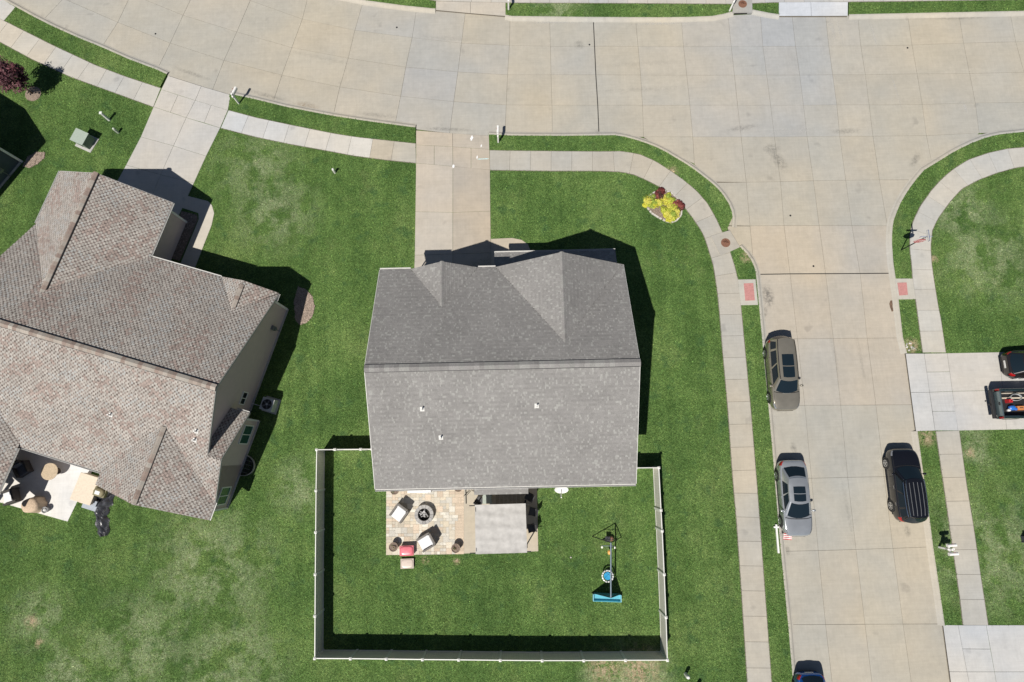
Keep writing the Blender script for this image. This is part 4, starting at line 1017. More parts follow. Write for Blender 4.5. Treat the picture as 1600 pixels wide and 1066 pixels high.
    q = MB(); q.box(nx-.03, nx+.012, -.38*Wd/2*1.4, .38*Wd/2*1.4, .45, hood-.33); q.build('grille', BLACKP, t)
    q = MB(); q.box(-nx-.012, -nx+.03, -.26, .26, tail-.42, tail-.29); q.build('number_plate', WHITE, t)
    q = MB(); q.box(-nx-.02, -nx+.06, -.55, .55, .36, .44); q.build('rear_bumper_trim', BLACKP, t)
    for s_ in (-1, 1):
        q = MB(); q.ell((X_(xf+.32), s_*(Wd/2+.09), belt+.05), .075, .115, .075, 10, 6, e=.7); q.tube([(X_(xf+.30), s_*(Wd/2-.08), belt), (X_(xf+.32), s_*(Wd/2+.06), belt+.02)], .025, 6); q.build('wing_mirror', paint, t, smooth=True)
        for dx in (.0, 1.05):
            q = MB(); q.box(X_(xf+1.25+dx), X_(xf+1.05+dx), s_*(Wd/2*.985)-.02, s_*(Wd/2*.985)+.03, belt-.17, belt-.135); q.build('door_handle', CHROME if chrome else paint, t)
        for dx in (nx-.93, -nx+.98):
            q = MB(); mm = Matrix.Translation((dx, s_*(Wd/2-.06), wr)) @ Matrix.Rotation(-s_*math.pi/2, 4, 'X'); q.cyl((0, 0, 0), wr+.055, .064, 20, m=mm); q.build('wheel_arch', BLACKP, t)
            wheel(t, dx, s_*(Wd/2-.085), wr, s_)
    for s_ in (-.35, .28):
        q = MB(); q.tube([(X_(xf-.10), s_, hood+.055), (X_(xf+.08), s_+.5, hood+.10)], .012, 4); q.build('wiper', BLACKP, t)
    return t
def paint(name, col, metal=.6, rough=.24): return pm(name, col, rough, .05, 3, metal=metal, coat=1.0)
SD = math.radians(-91.9)
vehicle('parked_car', 'taupe grey wagon with a long black sunroof parked by the kerb, nearest the crossing', (18.10, 4.62), SD, 4.9, 1.86, 1.70, 1.08, 1.02, 1.12, 1.30, 2.02, 4.62, 4.82, paint('taupe_paint', (.34, .31, .25)), 'suv', sunroof=((.07, .325), (.345, .62)), rails=True)
vehicle('parked_car', 'silver sedan with a sunroof parked by the kerb opposite the black car', (17.88, -3.47), SD, 4.8, 1.85, 1.46, .97, .93, 1.02, 1.32, 2.22, 3.62, 4.32, paint('silver_paint', (.46, .48, .50)), 'sedan', sunroof=((.08, .36), (.39, .66)))
vehicle('parked_car', 'black crossover with chrome window trim facing the crossing', (25.18, -2.95), math.radians(88.3), 4.62, 1.86, 1.66, 1.08, 1.03, 1.08, 1.28, 2.0, 4.2, 4.5, paint('black_paint', (.008, .008, .011), .2, .25), 'suv', rails=True, chrome=True)
vehicle('parked_car', 'bright blue car cut off by the bottom edge', (17.35, -16.15), SD, 4.5, 1.80, 1.48, .98, .94, 1.0, 1.25, 2.1, 3.7, 4.3, paint('blue_paint', (.008, .10, .38)), 'sedan')
vehicle('parked_car', 'dark car with red tail lights in the drive beside the pickup', (35.42, 4.58), math.radians(-1.5), 4.6, 1.84, 1.5, 1.0, .96, 1.02, 1.3, 2.1, 3.75, 4.35, paint('charcoal_paint', (.022, .018, .018), .3), 'sedan')

# pickup
TR = thing('pickup_truck', 'dark green pickup with a loaded bed in the drive at the right edge', 'pickup', (34.66, 1.93, ZS), math.radians(-1.5))
PT = paint('truck_paint', (.035, .06, .062))
q = MB(); q.box(-2.75, -.45, -.78, .78, .58, .64); q.build('bed_floor', BLACKP, TR)
for s_ in (-1, 1):
    q = MB(); prof = [(.80, .42), (.97, .46), (1.0, .75), (.985, 1.08), (.96, 1.16), (.86, 1.17), (.80, 1.12), (.80, .60)]
    vs = [(x, s_*y, z) for x in (-2.72, -1.6, -.45) for y, z in prof]; np_ = len(prof)
    q.add(vs, [(i*np_+k, (i+1)*np_+k, (i+1)*np_+(k+1) % np_, i*np_+(k+1) % np_) for i in range(2) for k in range(np_)] + [tuple(range(np_)), tuple(range(2*np_, 3*np_))[::-1]]); q.build('bed_side', PT, TR)
    q = MB(); q.box(-2.74, -2.64, s_*.92-.06, s_*.92+.06, .74, 1.06); q.build('taillight', REDLENS, TR)
    for dx in (-1.75, 1.85):
        wheel(TR, dx, s_*.86, .38, s_, .26); mm = Matrix.Translation((dx, s_*.93, .40)) @ Matrix.Rotation(-s_*math.pi/2, 4, 'X'); q = MB(); q.cyl((0, 0, 0), .45, .075, 20, m=mm); q.build('wheel_arch', BLACKP, TR)
    q = MB(); q.box(-.42, 1.2, s_*.97-.02, s_*.97+.02, .95, 1.0); q.build('side_trim', BLACKP, TR)
q = MB(); q.box(-2.80, -2.70, -.80, .80, .62, 1.15); q.build('tailgate', paint('tailgate_paint', (.16, .22, .235)), TR, bevel=.02)
q = MB(); q.box(-2.83, -2.80, -.10, .10, .98, 1.06); q.build('tailgate_handle', BLACKP, TR)
q = MB(); q.box(-3.02, -2.82, -.95, .95, .48, .66); q.box(-3.12, -3.02, -.05, .05, .45, .52); q.build('rear_bumper', BLACKP, TR, bevel=.03)
q = MB(); q.box(-.45, 1.35, -.95, .95, .42, 1.08); q.build('cab_body', PT, TR, bevel=.06)
q = MB(); q.box(-.40, 1.05, -.90, .90, 1.08, 1.78, taper=.16); q.build('cab', PT, TR, bevel=.05)
q = MB(); q.box(-.41, -.30, -.62, .62, 1.18, 1.62); q.build('rear_window', CARGLASS, TR)
q = MB(); q.box(1.35, 2.78, -.92, .92, .42, 1.08, taper=.05); q.build('bonnet', PT, TR, bevel=.08)
q = MB(); q.box(.92, 1.25, -.7, .7, 1.12, 1.55, taper=.1); q.build('windscreen', CARGLASS, TR)
def cargo(name, label, cat, mk, mat, smooth=False):
    t0 = TR.location; q = MB(); mk(q); o = q.build(name, mat, None, smooth); o.location = t0; o.rotation_euler = TR.rotation_euler; tag(o, label, cat, 'load in the pickup bed'); return o
RED_, BLU_, WHT_ = (.50, .03, .035), (.03, .16, .55), (.75, .75, .75)
cargo('fuel_can', 'red fuel can in the bed of the pickup', 'fuel can', lambda q: (q.box(-2.12, -1.82, .05, .30, .64, .96, RED_, taper=.03), q.tube([(-2.0, .1, .96), (-1.95, .16, 1.03), (-1.9, .24, .96)], .02, 6, RED_)), GLOSSY)
cargo('blue_bag', 'crumpled blue bag in the bed of the pickup', 'bag', lambda q: (q.ell((-1.85, -.28, .78), .24, .17, .15, 10, 6, BLU_, .8), q.ell((-1.66, -.36, .84), .12, .1, .1, 8, 5, BLU_)), GLOSSY)
cargo('white_jug', 'small white jug by the tailgate inside the pickup bed', 'jug', lambda q: (q.cyl((-2.08, -.42, .64), .10, .24, 12, .08, WHT_), q.cyl((-2.08, -.42, .88), .035, .05, 8, None, WHT_)), GLOSSY, True)
cargo('orange_tool', 'orange and tan tool case in the pickup bed', 'tool case', lambda q: (q.box(-1.55, -1.05, -.45, -.15, .64, .86, (.55, .22, .08), taper=.02), q.tube([(-1.4, -.3, .86), (-1.4, -.3, .93), (-1.2, -.3, .93), (-1.2, -.3, .86)], .015, 5, (.1, .1, .1))), GLOSSY)
cargo('hose', 'coiled grey hose in the pickup bed', 'hose', lambda q: q.tube([(-1.45 + .38*math.cos(a*.4), .42 + .22*math.sin(a*.4), .67 + .004*a) for a in range(40)], .022, 6, (.35, .36, .36)), ANY, True)
cargo('plank', 'pale timber plank lying along the pickup bed', 'plank', lambda q: q.box(-2.35, -.5, .33, .42, .68, .73, (.55, .48, .38)), WOODD)
cargo('plank', 'second thinner timber lying beside the hose in the pickup bed', 'plank', lambda q: q.box(-2.3, -.6, .66, .72, .66, .70, (.45, .40, .33)), WOODD)

# ------------------------------------------------------------------ fence
FZ = 1.80
FT = thing('vinyl_fence', 'tan panel privacy fence with white posts around the back garden', 'fence', (0, 0, 0))
def fence_run(caps, gates=(), skip_first=False):
    pts = [Vector((G(*c, FZ).x, G(*c, FZ).y, 0)) for c in caps]
    for i, p in enumerate(pts):
        if i == 0 and skip_first: continue
        q = MB(); q.box(-.065, .065, -.065, .065, ZL-.05, FZ-.02); po = q.build('post', VINYLW, FT); po.location = p
        c = MB(); c.box(-.08, .08, -.08, .08, FZ-.02, FZ+.01); c.add([(-.08, -.08, FZ+.01), (.08, -.08, FZ+.01), (.08, .08, FZ+.01), (-.08, .08, FZ+.01), (0, 0, FZ+.06)], [(0, 1, 4), (1, 2, 4), (2, 3, 4), (3, 0, 4)]); c.build('post_cap', VINYLW, po)
    for i, (a, b) in enumerate(zip(pts[:-1], pts[1:])):
        d = b - a; Ln = d.length; ang = math.atan2(d.y, d.x); m = Matrix.Translation(a) @ Matrix.Rotation(ang, 4, 'Z')
        nb = max(2, round((Ln-.13)/.152)); w_ = (Ln-.13)/nb; q = MB()
        for k in range(nb):
            x0 = .065 + w_*k; q.box(x0+.003, x0+w_-.003, -.012, .012, ZL+.10, FZ-.10, m=m)
        gate = i in gates
        po = q.build('gate_panel' if gate else 'fence_panel', VINYLT, FT); stuff(po)
        for z0, z1, nm in ((FZ-.13, FZ-.03, 'top_rail'), (ZL+.04, ZL+.15, 'bottom_rail')):
            q = MB(); q.box(.065, Ln-.065, -.025, .025, z0, z1, m=m); q.build(nm, VINYLW, po)
        if gate:
            q = MB()
            q.tube([m @ Vector((.1, -.03, ZL+.15)), m @ Vector((Ln-.1, -.03, FZ-.15))], .028, 4); q.build('gate_brace', VINYLW, po)
            for s_ in (.09, Ln-.09):
                q = MB(); q.box(s_-.03, s_+.03, -.035, .035, ZL+.05, FZ-.03, m=m); q.build('gate_stile', VINYLW, po)
fence_run([(581,702),(563.4,702.2),(523,702.6),(494.5,702.9),(493.5,767),(492.9,832),(492.3,898),(491.9,963),(491.5,1029.3),(547.4,1029.6),(603.4,1030.2),(660,1031),(716.6,1031.5),(781.6,1032.2),(847.2,1032.7),(912.2,1032.6),(977.4,1032.2),(1043,1032),(1040.8,965),(1038,898),(1034.8,830),(1033,797.5),(1029.5,731),(994,731.4)], gates=(1, 20))

# ------------------------------------------------------------------ mailboxes, pedestals, signs, drains
def mailbox(label, base, yaw, boxes=1, colr=(.78, .77, .75), dark=False, group='mailboxes at the kerb', L_=.52, lean=0):
    p = G(*base, ZL); t = thing('mailbox', label, 'mailbox', (p.x, p.y, ZL), yaw, group)
    q = MB(); q.box(-.055, .055, -.055, .055, -.05, 1.25, colr); q.build('post', GLOSSY, t)
    q = MB(); q.box(-.12, .62 if boxes == 1 else .30, -.05, .05, .93, 1.02, colr); q.build('arm', GLOSSY, t)
    if boxes == 2:
        q = MB(); q.box(-.05, .05, -.36, .36, .90, 1.02, colr); q.build('cross_arm', GLOSSY, t)
    bc = (.03, .034, .045) if dark else colr
    for y in ((0,) if boxes == 1 else (-.26, .26)):
        q = MB(); n = 8; prof = [(-.09, 0), (.09, 0)] + [(.09*math.cos(math.pi*k/n), .12 + .09*math.sin(math.pi*k/n)) for k in range(n+1)]
        x0, x1 = (.12, .12+L_) if boxes == 1 else (-.2, .36); m = len(prof)
        vs = [(x, y+a, 1.025+b) for x in (x0, x1) for a, b in prof]; q.add(vs, [(i, (i+1) % m, m+(i+1) % m, m+i) for i in range(m)] + [tuple(range(m))[::-1], tuple(range(m, 2*m))], bc)
        bo = q.build('box', GLOSSY, t)
        f = MB(); f.box(x1-.25, x1-.22, y+.092, y+.10, 1.10, 1.32, (.5, .04, .03)); f.build('flag', GLOSSY, bo)
        f = MB(); f.box(x1, x1+.012, y-.08, y+.08, 1.04, 1.20, bc); f.build('door', GLOSSY, bo)
    return t
mailbox('white mailbox at the kerb end of the neighbour\'s drive', (373.5,162), math.radians(66))
mailbox('white mailbox on the kerb strip beside the middle drive', (778.5,222.5), math.radians(86))
mailbox('dark mailbox on a white post at the top edge drive', (794.5,15), math.radians(92), dark=True)
mailbox('white mailbox next to the storm drain at the top edge', (1140,17), math.radians(62))
mailbox('pair of white mailboxes on one post near the black car', (1467,855), math.radians(2), boxes=2)

def pedestal(name, label, base, h, w, colr, cat='utility box', yaw=0, lean=(0, 0), rnd=False, group=None):
    p = G(*base, ZL); t = thing(name, label, cat, (p.x, p.y, ZL), yaw, group)
    q = MB()
    if rnd: q.lathe([(w, -.03), (w, h*.8), (w*.98, h*.93), (w*.7, h), (w*.2, h+.02)], n=14, col=colr)
    else: q.box(-w, w, -w, w, -.03, h, colr, taper=.01)
    q.build('housing', ANY, t, bevel=0 if rnd else .015)
    c = MB()
    if rnd: c.lathe([(w*1.12, h*.72), (w*1.12, h*.80), (w*1.0, h*.82)], n=14, col=tuple(x*.9 for x in colr))
    else: c.box(-w-.02, w+.02, -w-.02, w+.02, h, h+.06, tuple(min(.8, x*1.05) for x in colr))
    c.build('lid', ANY, t)
    s_ = MB(); s_.tube([(-w-.02, -w, 0), (-w-.02, -w, h*.5)], .012, 5, (.2, .2, .2)); s_.build('cable', ANY, t)
    return t
pedestal('utility_pedestal', 'taller pale utility pedestal on the lawn near the green transformer', (171,188), .95, .075, (.66, .68, .64), group='utility pedestals')
pedestal('utility_pedestal', 'shorter pale utility post between the transformer and the neighbour\'s drive', (185,207.5), .62, .085, (.52, .56, .48), rnd=True, group='utility pedestals')
pedestal('utility_pedestal', 'small pale valve box on the lawn between the two drives', (523.5,270), .60, .085, (.72, .72, .68), rnd=True, group='utility pedestals')
pedestal('utility_pedestal', 'white round pedestal outside the fence corner at the bottom', (1071,1053), .70, .105, (.76, .76, .72), rnd=True, group='utility pedestals')
pedestal('utility_pedestal', 'pale pedestal cut off by the bottom edge right of the fence', (1088.5,1073), .75, .105, (.6, .6, .56), rnd=True, group='utility pedestals')
pedestal('utility_box', 'dark grey box on the lawn at the right edge', (1600,842), .5, .2, (.05, .055, .07))
# transformer on its pad
p = G(137, 223, ZL); t = thing('transformer_box', 'pale green electrical transformer on a pad between the left houses', 'transformer', (p.x, p.y, ZL), math.radians(-27))
q = MB(); q.box(-.72, .66, -.62, .6, -.03, .06); q.build('pad', CONCW, t, bevel=.04)
q = MB(); q.box(-.50, .50, -.44, .46, .06, .80, (.20, .25, .205)); q.build('cabinet', ANY, t, bevel=.02)
q = MB(); q.add([(-.54, -.50, .80), (.54, -.50, .80), (.54, .48, .86), (-.54, .48, .86), (-.54, -.50, .86), (.54, -.50, .86), (.54, .48, .93), (-.54, .48, .93)], [(3,2,1,0),(4,5,6,7),(0,1,5,4),(1,2,6,5),(2,3,7,6),(3,0,4,7)], (.33, .385, .33)); q.build('lid', ANY, t)
q = MB(); q.box(-.015, .015, -.47, -.44, .15, .75, (.12, .15, .12)); q.box(.05, .12, -.48, -.44, .45, .55, (.1, .1, .1)); q.build('door_latch', ANY, t)

def inlet(label, poly, lid, rot):
    b0 = G(*poly[0], ZS); t = thing('storm_drain', label, 'storm drain', b0, 0, 'kerb storm drains')
    pp = [v - b0 for v in GL(poly, ZS)]
    q = MB(); q.prism(pp, -.16, .045); o = q.build('top_slab', CONC, t, bevel=.015); o.color = (.40, .385, .35, 1)
    c = G(*lid, ZS) - b0; q = MB(); q.cyl((c.x, c.y, .04), .33, .018, 28); o = q.build('lid', IRON, t)
    q = MB(); q.lathe([(.30, .058), (.30, .064), (.27, .064)], (c.x, c.y, 0), 28)
    for i in range(6):
        a = math.pi*i/6; mm = Matrix.Translation((c.x, c.y, .058)) @ Matrix.Rotation(a, 4, 'Z'); q.box(.06, .24, -.012, .012, 0, .006, m=mm)
    stuff(q.build('lid_pattern', IRON, o))
    CONCRETE_POLYS.append([tuple(G(*v, ZS)[:2]) for v in poly])
    return t, pp
t, pp = inlet('square storm drain with a round rusty lid on the street corner', [(1110.5,369),(1140,360),(1156,386.5),(1126,400)], (1133.5,379.8), 0)
e0_, e1_ = pp[1], pp[2]; d = (e1_-e0_).normalized(); nn = Vector((d.y, -d.x, 0))
q = MB(); a_, b_ = e0_ + d*.12, e1_ - d*.12
q.add([a_ + Vector((0,0,-.125)), b_ + Vector((0,0,-.125)), b_ + Vector((0,0,-.005)), a_ + Vector((0,0,-.005)), a_ - nn*-.03 + Vector((0,0,-.125))], [(0, 1, 2, 3)]); 
q = MB(); mm = Matrix.Translation((a_+b_)/2) @ Matrix.Rotation(math.atan2(d.y, d.x), 4, 'Z'); q.box(-(b_-a_).length/2, (b_-a_).length/2, -.012, .012, -.13, -.01, m=mm); q.build('mouth', DARKJ, t)
t, pp = inlet('storm drain with a round rusty lid at the top edge', [(1145,-2),(1175,-2),(1175.5,20),(1144.5,20.5)], (1160,7), 0)
a_, b_ = pp[3], pp[2]; q = MB(); mm = Matrix.Translation((a_+b_)/2); q.box(-.62, .62, -.012, .02, -.13, -.01, m=mm); q.build('mouth', DARKJ, t)
# small round utility covers set in the street
for i, (px, py) in enumerate(((243, 53), (620, 43), (921, 70), (1418, 75), (1235, 337), (1271, 416))):
    p = G(px, py, 0); q = MB(); q.lathe([(.07, .001), (.07, .010), (.055, .012)], n=12); q.cyl((0, 0, .010), .03, .006, 8)
    o = q.build('valve_cover', BLACKP); o.location = p
    tag(o, ('small dark valve cover in the street above the neighbour\'s drive', 'small dark valve cover in the street below the top edge drive', 'small dark valve cover left of the wide tarred joint', 'small dark valve cover in the street at upper right', 'small dark valve cover in the crossing right of the flower bed', 'small dark valve cover just above the tarred joint of the side street')[i], 'valve cover', 'valve covers in the street')

# stop sign with street-name blades
p = G(1408, 391, ZL); ST = thing('stop_sign', 'red stop sign with two street name blades on a dark pole at the corner', 'stop sign', (p.x, p.y, ZL), math.radians(-2))
q = MB(); q.box(-.028, .028, -.028, .028, -.05, 2.62); q.build('pole', STEEL, ST)
pm('sign_red', (.42, .02, .025), .35, .05); pm('sign_white', (.75, .75, .73), .4, .03); pm('sign_blue', (.03, .07, .22), .4, .05)
def octo(r, y0, y1, q):
    pts = [(r*math.cos(math.pi/8 + math.pi*k/4), r*math.sin(math.pi/8 + math.pi*k/4)) for k in range(8)]
    q.add([(x, y0, 1.98+z) for x, z in pts] + [(x, y1, 1.98+z) for x, z in pts], [tuple(range(8)), tuple(range(8, 16))[::-1]] + [(i, 8+i, 8+(i+1) % 8, (i+1) % 8) for i in range(8)]); return q
o = octo(.40, -.036, -.032, MB()).build('sign_plate', MATS['sign_white'], ST); octo(.375, -.039, -.0365, MB()).build('red_face', MATS['sign_red'], o)
LET = {'S': [(0,6,4,7),(0,3.5,1,6),(0,3,4,4),(3,1,4,3),(0,0,4,1)], 'T': [(0,6,4,7),(1.5,0,2.5,6)], 'O': [(0,0,1,7),(3,0,4,7),(1,6,3,7),(1,0,3,1)], 'P': [(0,0,1,7),(1,6,4,7),(3,4,4,6),(1,3,4,4)]}
q = MB(); k = .034
for i, ch in enumerate('STOP'):
    for x0, z0, x1, z1 in LET[ch]: q.box((i*5-9.5+x0)*k, (i*5-9.5+x1)*k, -.0415, -.0395, 1.98+(z0-3.5)*k, 1.98+(z1-3.5)*k)
stuff(q.build('lettering', MATS['sign_white'], o))
for rot, z in ((0, 2.56), (math.pi/2, 2.78)):
    q = MB(); mm = Matrix.Rotation(rot, 4, 'Z'); q.box(-.38, .38, -.012, .012, z, z+.18, m=mm); b_ = q.build('name_blade', MATS['sign_blue'], ST)
    q = MB(); q.box(-.36, .36, -.0135, .0135, z+.015, z+.165, m=mm); q.build('blade_face', MATS['sign_white'], b_)
q = MB(); q.box(-.05, .05, -.05, .05, 2.50, 2.56); q.box(-.03, .03, -.03, .03, 2.74, 2.78); q.build('bracket', GREYM, ST)

# white sign board lying on the kerb strip, with a small striped flag
p = G(1214, 841, .16); t = thing('sign_post', 'white painted sign post lying along the kerb in front of the silver sedan', 'sign post', (p.x, p.y, .14), math.radians(-92))
q = MB(); q.box(-.86, .92, -.055, .055, 0, .11); q.build('post', WHITE, t); q = MB(); q.box(-.74, -.64, -.17, .17, .02, .10); q.build('cross_piece', WHITE, t)
p = G(1217, 836.5, ZL); t = thing('small_flag', 'small red and white striped flag on a stick by the kerb', 'flag', (p.x+.05, p.y, .01), math.radians(-8))
q = MB(); q.tube([(0, 0, 0), (0, 0, .75)], .009, 5); q.build('stick', WHITE, t)
for i in range(7):
    q = MB(); y0 = .055*i - .19; zz = lambda x: .62 + .02*math.sin(x*14)
    for x in range(6):
        xa, xb = .02 + x*.09, .02 + (x+1)*.09; q.quad((xa, y0, zz(xa)+y0*.35), (xb, y0, zz(xb)+y0*.35), (xb, y0+.055, zz(xb)+(y0+.055)*.35), (xa, y0+.055, zz(xa)+(y0+.055)*.35))
    q.build('stripe', MATS['sign_red'] if i % 2 == 0 else MATS['sign_white'], t)

# ------------------------------------------------------------------ planting
def leaf_ball(mb, c, rx, ry, rz, n, size, cols, rng, clumps=14, hollow=.25, up=.35):
    c = Vector(c); cl = []
    for _ in range(clumps):
        while True:
            v = Vector((rng.uniform(-1, 1), rng.uniform(-1, 1), rng.uniform(-1, 1)))
            if hollow < v.length < 1: break
        cl.append((Vector((v.x*rx*.78, v.y*ry*.78, v.z*rz*.78)), rng.uniform(.22, .42), rng.choice(cols)))
    for _ in range(n):
        ctr, rr, col = rng.choice(cl)
        v = Vector((rng.gauss(0, 1), rng.gauss(0, 1), rng.gauss(0, 1))).normalized() * (rng.random()**.4)
        p = c + ctr + Vector((v.x*rx*rr, v.y*ry*rr, v.z*rz*rr))
        nrm = (v + Vector((rng.uniform(-.6, .6), rng.uniform(-.6, .6), rng.uniform(0, 1)+up))).normalized(); a = nrm.orthogonal().normalized(); a = Matrix.Rotation(rng.uniform(0, 6.28), 3, nrm) @ a; b = nrm.cross(a)
        s_ = size*rng.uniform(.6, 1.3); k = rng.uniform(.7, 1.25); cc = tuple(min(.9, x*k) for x in col)
        mb.add([p - a*s_, p + b*s_*.45 + nrm*s_*.1, p + a*s_, p - b*s_*.45 + nrm*s_*.1], [(0, 1, 2, 3)], cc)
rt = random.Random(31)
p = G(52, 147, ZL); TREE = thing('plum_tree', 'small purple leaved tree in a mulch ring at the left edge', 'tree', (p.x, p.y, ZL))
q = MB(); q.tube([(0, 0, -.05), (-.02, 0, .6), (.02, .02, 1.15), (0, .05, 2.4)], [.06, .05, .045, .02], 8)
for a in range(7): an = a*.9; q.tube([(0, .03, 1.0+.12*a), (.4*math.cos(an), .4*math.sin(an), 1.6+.14*a), (.8*math.cos(an+.2), .8*math.sin(an+.2), 2.1+.12*a)], [.028, .02, .008], 5)
q.build('trunk', BARK, TREE, smooth=True)
q = MB(); leaf_ball(q, (0.0, .02, 2.35), 1.28, 1.25, 1.3, 4200, .10, [(.13, .045, .055), (.085, .03, .04), (.19, .085, .095), (.06, .022, .028)], rt, 48); q.build('crown', LEAF, TREE)
q = MB(); q.lathe([(.62, -.02), (.60, .03), (.4, .06), (.1, .09)], n=20); stuff(q.build('mulch_ring', PALEMULCH, TREE))
# flower bed
bedpts = [(1010,315),(1014,306),(1024,300),(1036,298),(1047,301),(1056,308),(1063,316),(1065,327),(1064,337),(1057,345),(1049,348),(1040,346),(1029,340.5),(1018,333.5),(1011,325)]
p = G(1038, 322, ZL); FB = thing('flower_bed', 'oval flower bed edged with pale stones at the corner lawn', 'flower bed', (p.x, p.y, ZL))
q = MB(); q.prism([v - p for v in GL(bedpts, ZL)], -.02, .045); q.build('mulch', PALEMULCH, FB)
eb = GL(bedpts, ZL)
for i in range(len(eb)):
    a, b = eb[i]-p, eb[(i+1) % len(eb)]-p; n = max(1, round((b-a).length/.23))
    for k in range(n):
        c = a.lerp(b, (k+.5)/n); s_ = rt.uniform(.9, 1.1); m = Matrix.Translation((c.x, c.y, .04)) @ Matrix.Rotation(math.atan2((b-a).y, (b-a).x), 4, 'Z')
        g = rt.uniform(.46, .62); q = MB(); q.box(-.105*s_, .105*s_, -.06, .06, -.05, .05, (g, g*.95, g*.87), m=m, taper=.012); q.build('edging_stone', STONE, FB)
def shrub(label, px, py, r, h, cols, seed, group, name, n=900, size=.055):
    rr = random.Random(seed); c = G(px, py, ZL+h*.6); t = thing(name, label, 'shrub', (c.x, c.y, ZL), group=group)
    q = MB()
    for a in range(6): q.tube([(0, 0, 0), (r*.5*math.cos(a*1.05), r*.5*math.sin(a*1.05), h*.7)], [.014, .006], 5)
    q.build('stems', BARK, t)
    q = MB(); leaf_ball(q, (0, 0, h*.55), r*1.62, r*1.62, h*.6, int(n*2.2), size*1.2, cols, rr, 22, .05); q.build('foliage', LEAF, t)
YEL = [(.52, .50, .05), (.40, .44, .05), (.60, .56, .10), (.26, .34, .05)]; DRK = [(.15, .035, .03), (.10, .02, .02), (.22, .06, .05), (.06, .03, .02)]
shrub('yellow shrub on the left side of the flower bed', 1020, 317, .46, .55, YEL, 1, 'shrubs in the flower bed', 'yellow_shrub')
shrub('largest yellow shrub at the lower end of the flower bed', 1047, 334, .52, .55, YEL, 2, 'shrubs in the flower bed', 'yellow_shrub', 1100)
shrub('small yellow shrub in the middle of the flower bed between the dark ones', 1044, 311, .32, .5, YEL, 3, 'shrubs in the flower bed', 'yellow_shrub', 600)
shrub('dark red shrub at the upper end of the flower bed', 1033, 303.5, .30, .5, DRK, 4, 'shrubs in the flower bed', 'red_shrub')
shrub('dark red shrub on the pavement side of the flower bed', 1060, 322, .29, .5, DRK, 5, 'shrubs in the flower bed', 'red_shrub')
# mulch beds by the left houses
def bed(label, pts, mat, tufts, seed):
    rr = random.Random(seed); b0 = G(*pts[0], ZL); t = thing('mulch_bed', label, 'mulch bed', b0); w = GL(pts, ZL)
    q = MB(); q.prism([v - b0 for v in w], -.02, .035); q.build('mulch', mat, t); CONCRETE_POLYS.append([(v.x, v.y) for v in w])
    ch = MB(); xs = [v.x for v in w]; ys = [v.y for v in w]
    for _ in range(tufts):
        x, y = rr.uniform(min(xs), max(xs)), rr.uniform(min(ys), max(ys))
        if not inside_one(x, y, [(v.x, v.y) for v in w]): continue
        a = rr.uniform(0, 3.14); l = rr.uniform(.03, .08); g = rr.uniform(.6, 1.6); d = Vector((math.cos(a), math.sin(a), 0)); s_ = Vector((-d.y, d.x, 0))*.014; c = Vector((x, y, ZL + .045)) - b0
        ch.add([c - d*l - s_, c + d*l - s_ + Vector((0, 0, .02)), c + d*l + s_ + Vector((0, 0, .02)), c - d*l + s_], [(0, 1, 2, 3)], (.30*g, .235*g, .19*g))
    if ch.v: stuff(ch.build('bark_chips', STONE, t))
def inside_one(x, y, poly):
    c = False; n = len(poly)
    for i in range(n):
        (x0, y0), (x1, y1) = poly[i], poly[(i+1) % n]
        if (y0 > y) != (y1 > y) and x < (x1-x0)*(y-y0)/(y1-y0)+x0: c = not c
    return c
bed('rounded mulch bed at the front corner of the brown roofed house', [(466,448),(480,454),(488,464),(492,480),(488,495),(480,504),(469,508),(462,500),(460,470)], PALEMULCH, 2200, 41)
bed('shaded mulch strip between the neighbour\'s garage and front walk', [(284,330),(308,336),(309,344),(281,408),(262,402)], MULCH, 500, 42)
bed('mulch bed at the corner of the house on the left edge', [(71,239),(70,247),(60,256),(46,263),(36,260),(44,246),(58,238)], PALEMULCH, 900, 43)
# walks to the front doors
flat('front_walk', [(292,306),(325,314.5),(331,321),(334.5,333),(330.5,352),(305,417),(300,440),(268,440),(282,412),(310.5,343),(310,333),(285,325)], ZS+.002, CONC, .05, (.57, .55, .51))
flat('front_walk', [(767,373.5),(800,372),(815,375),(825,382),(830,394),(830,440),(767,440)], ZS+.002, CONC, .05, (.54, .485, .40))

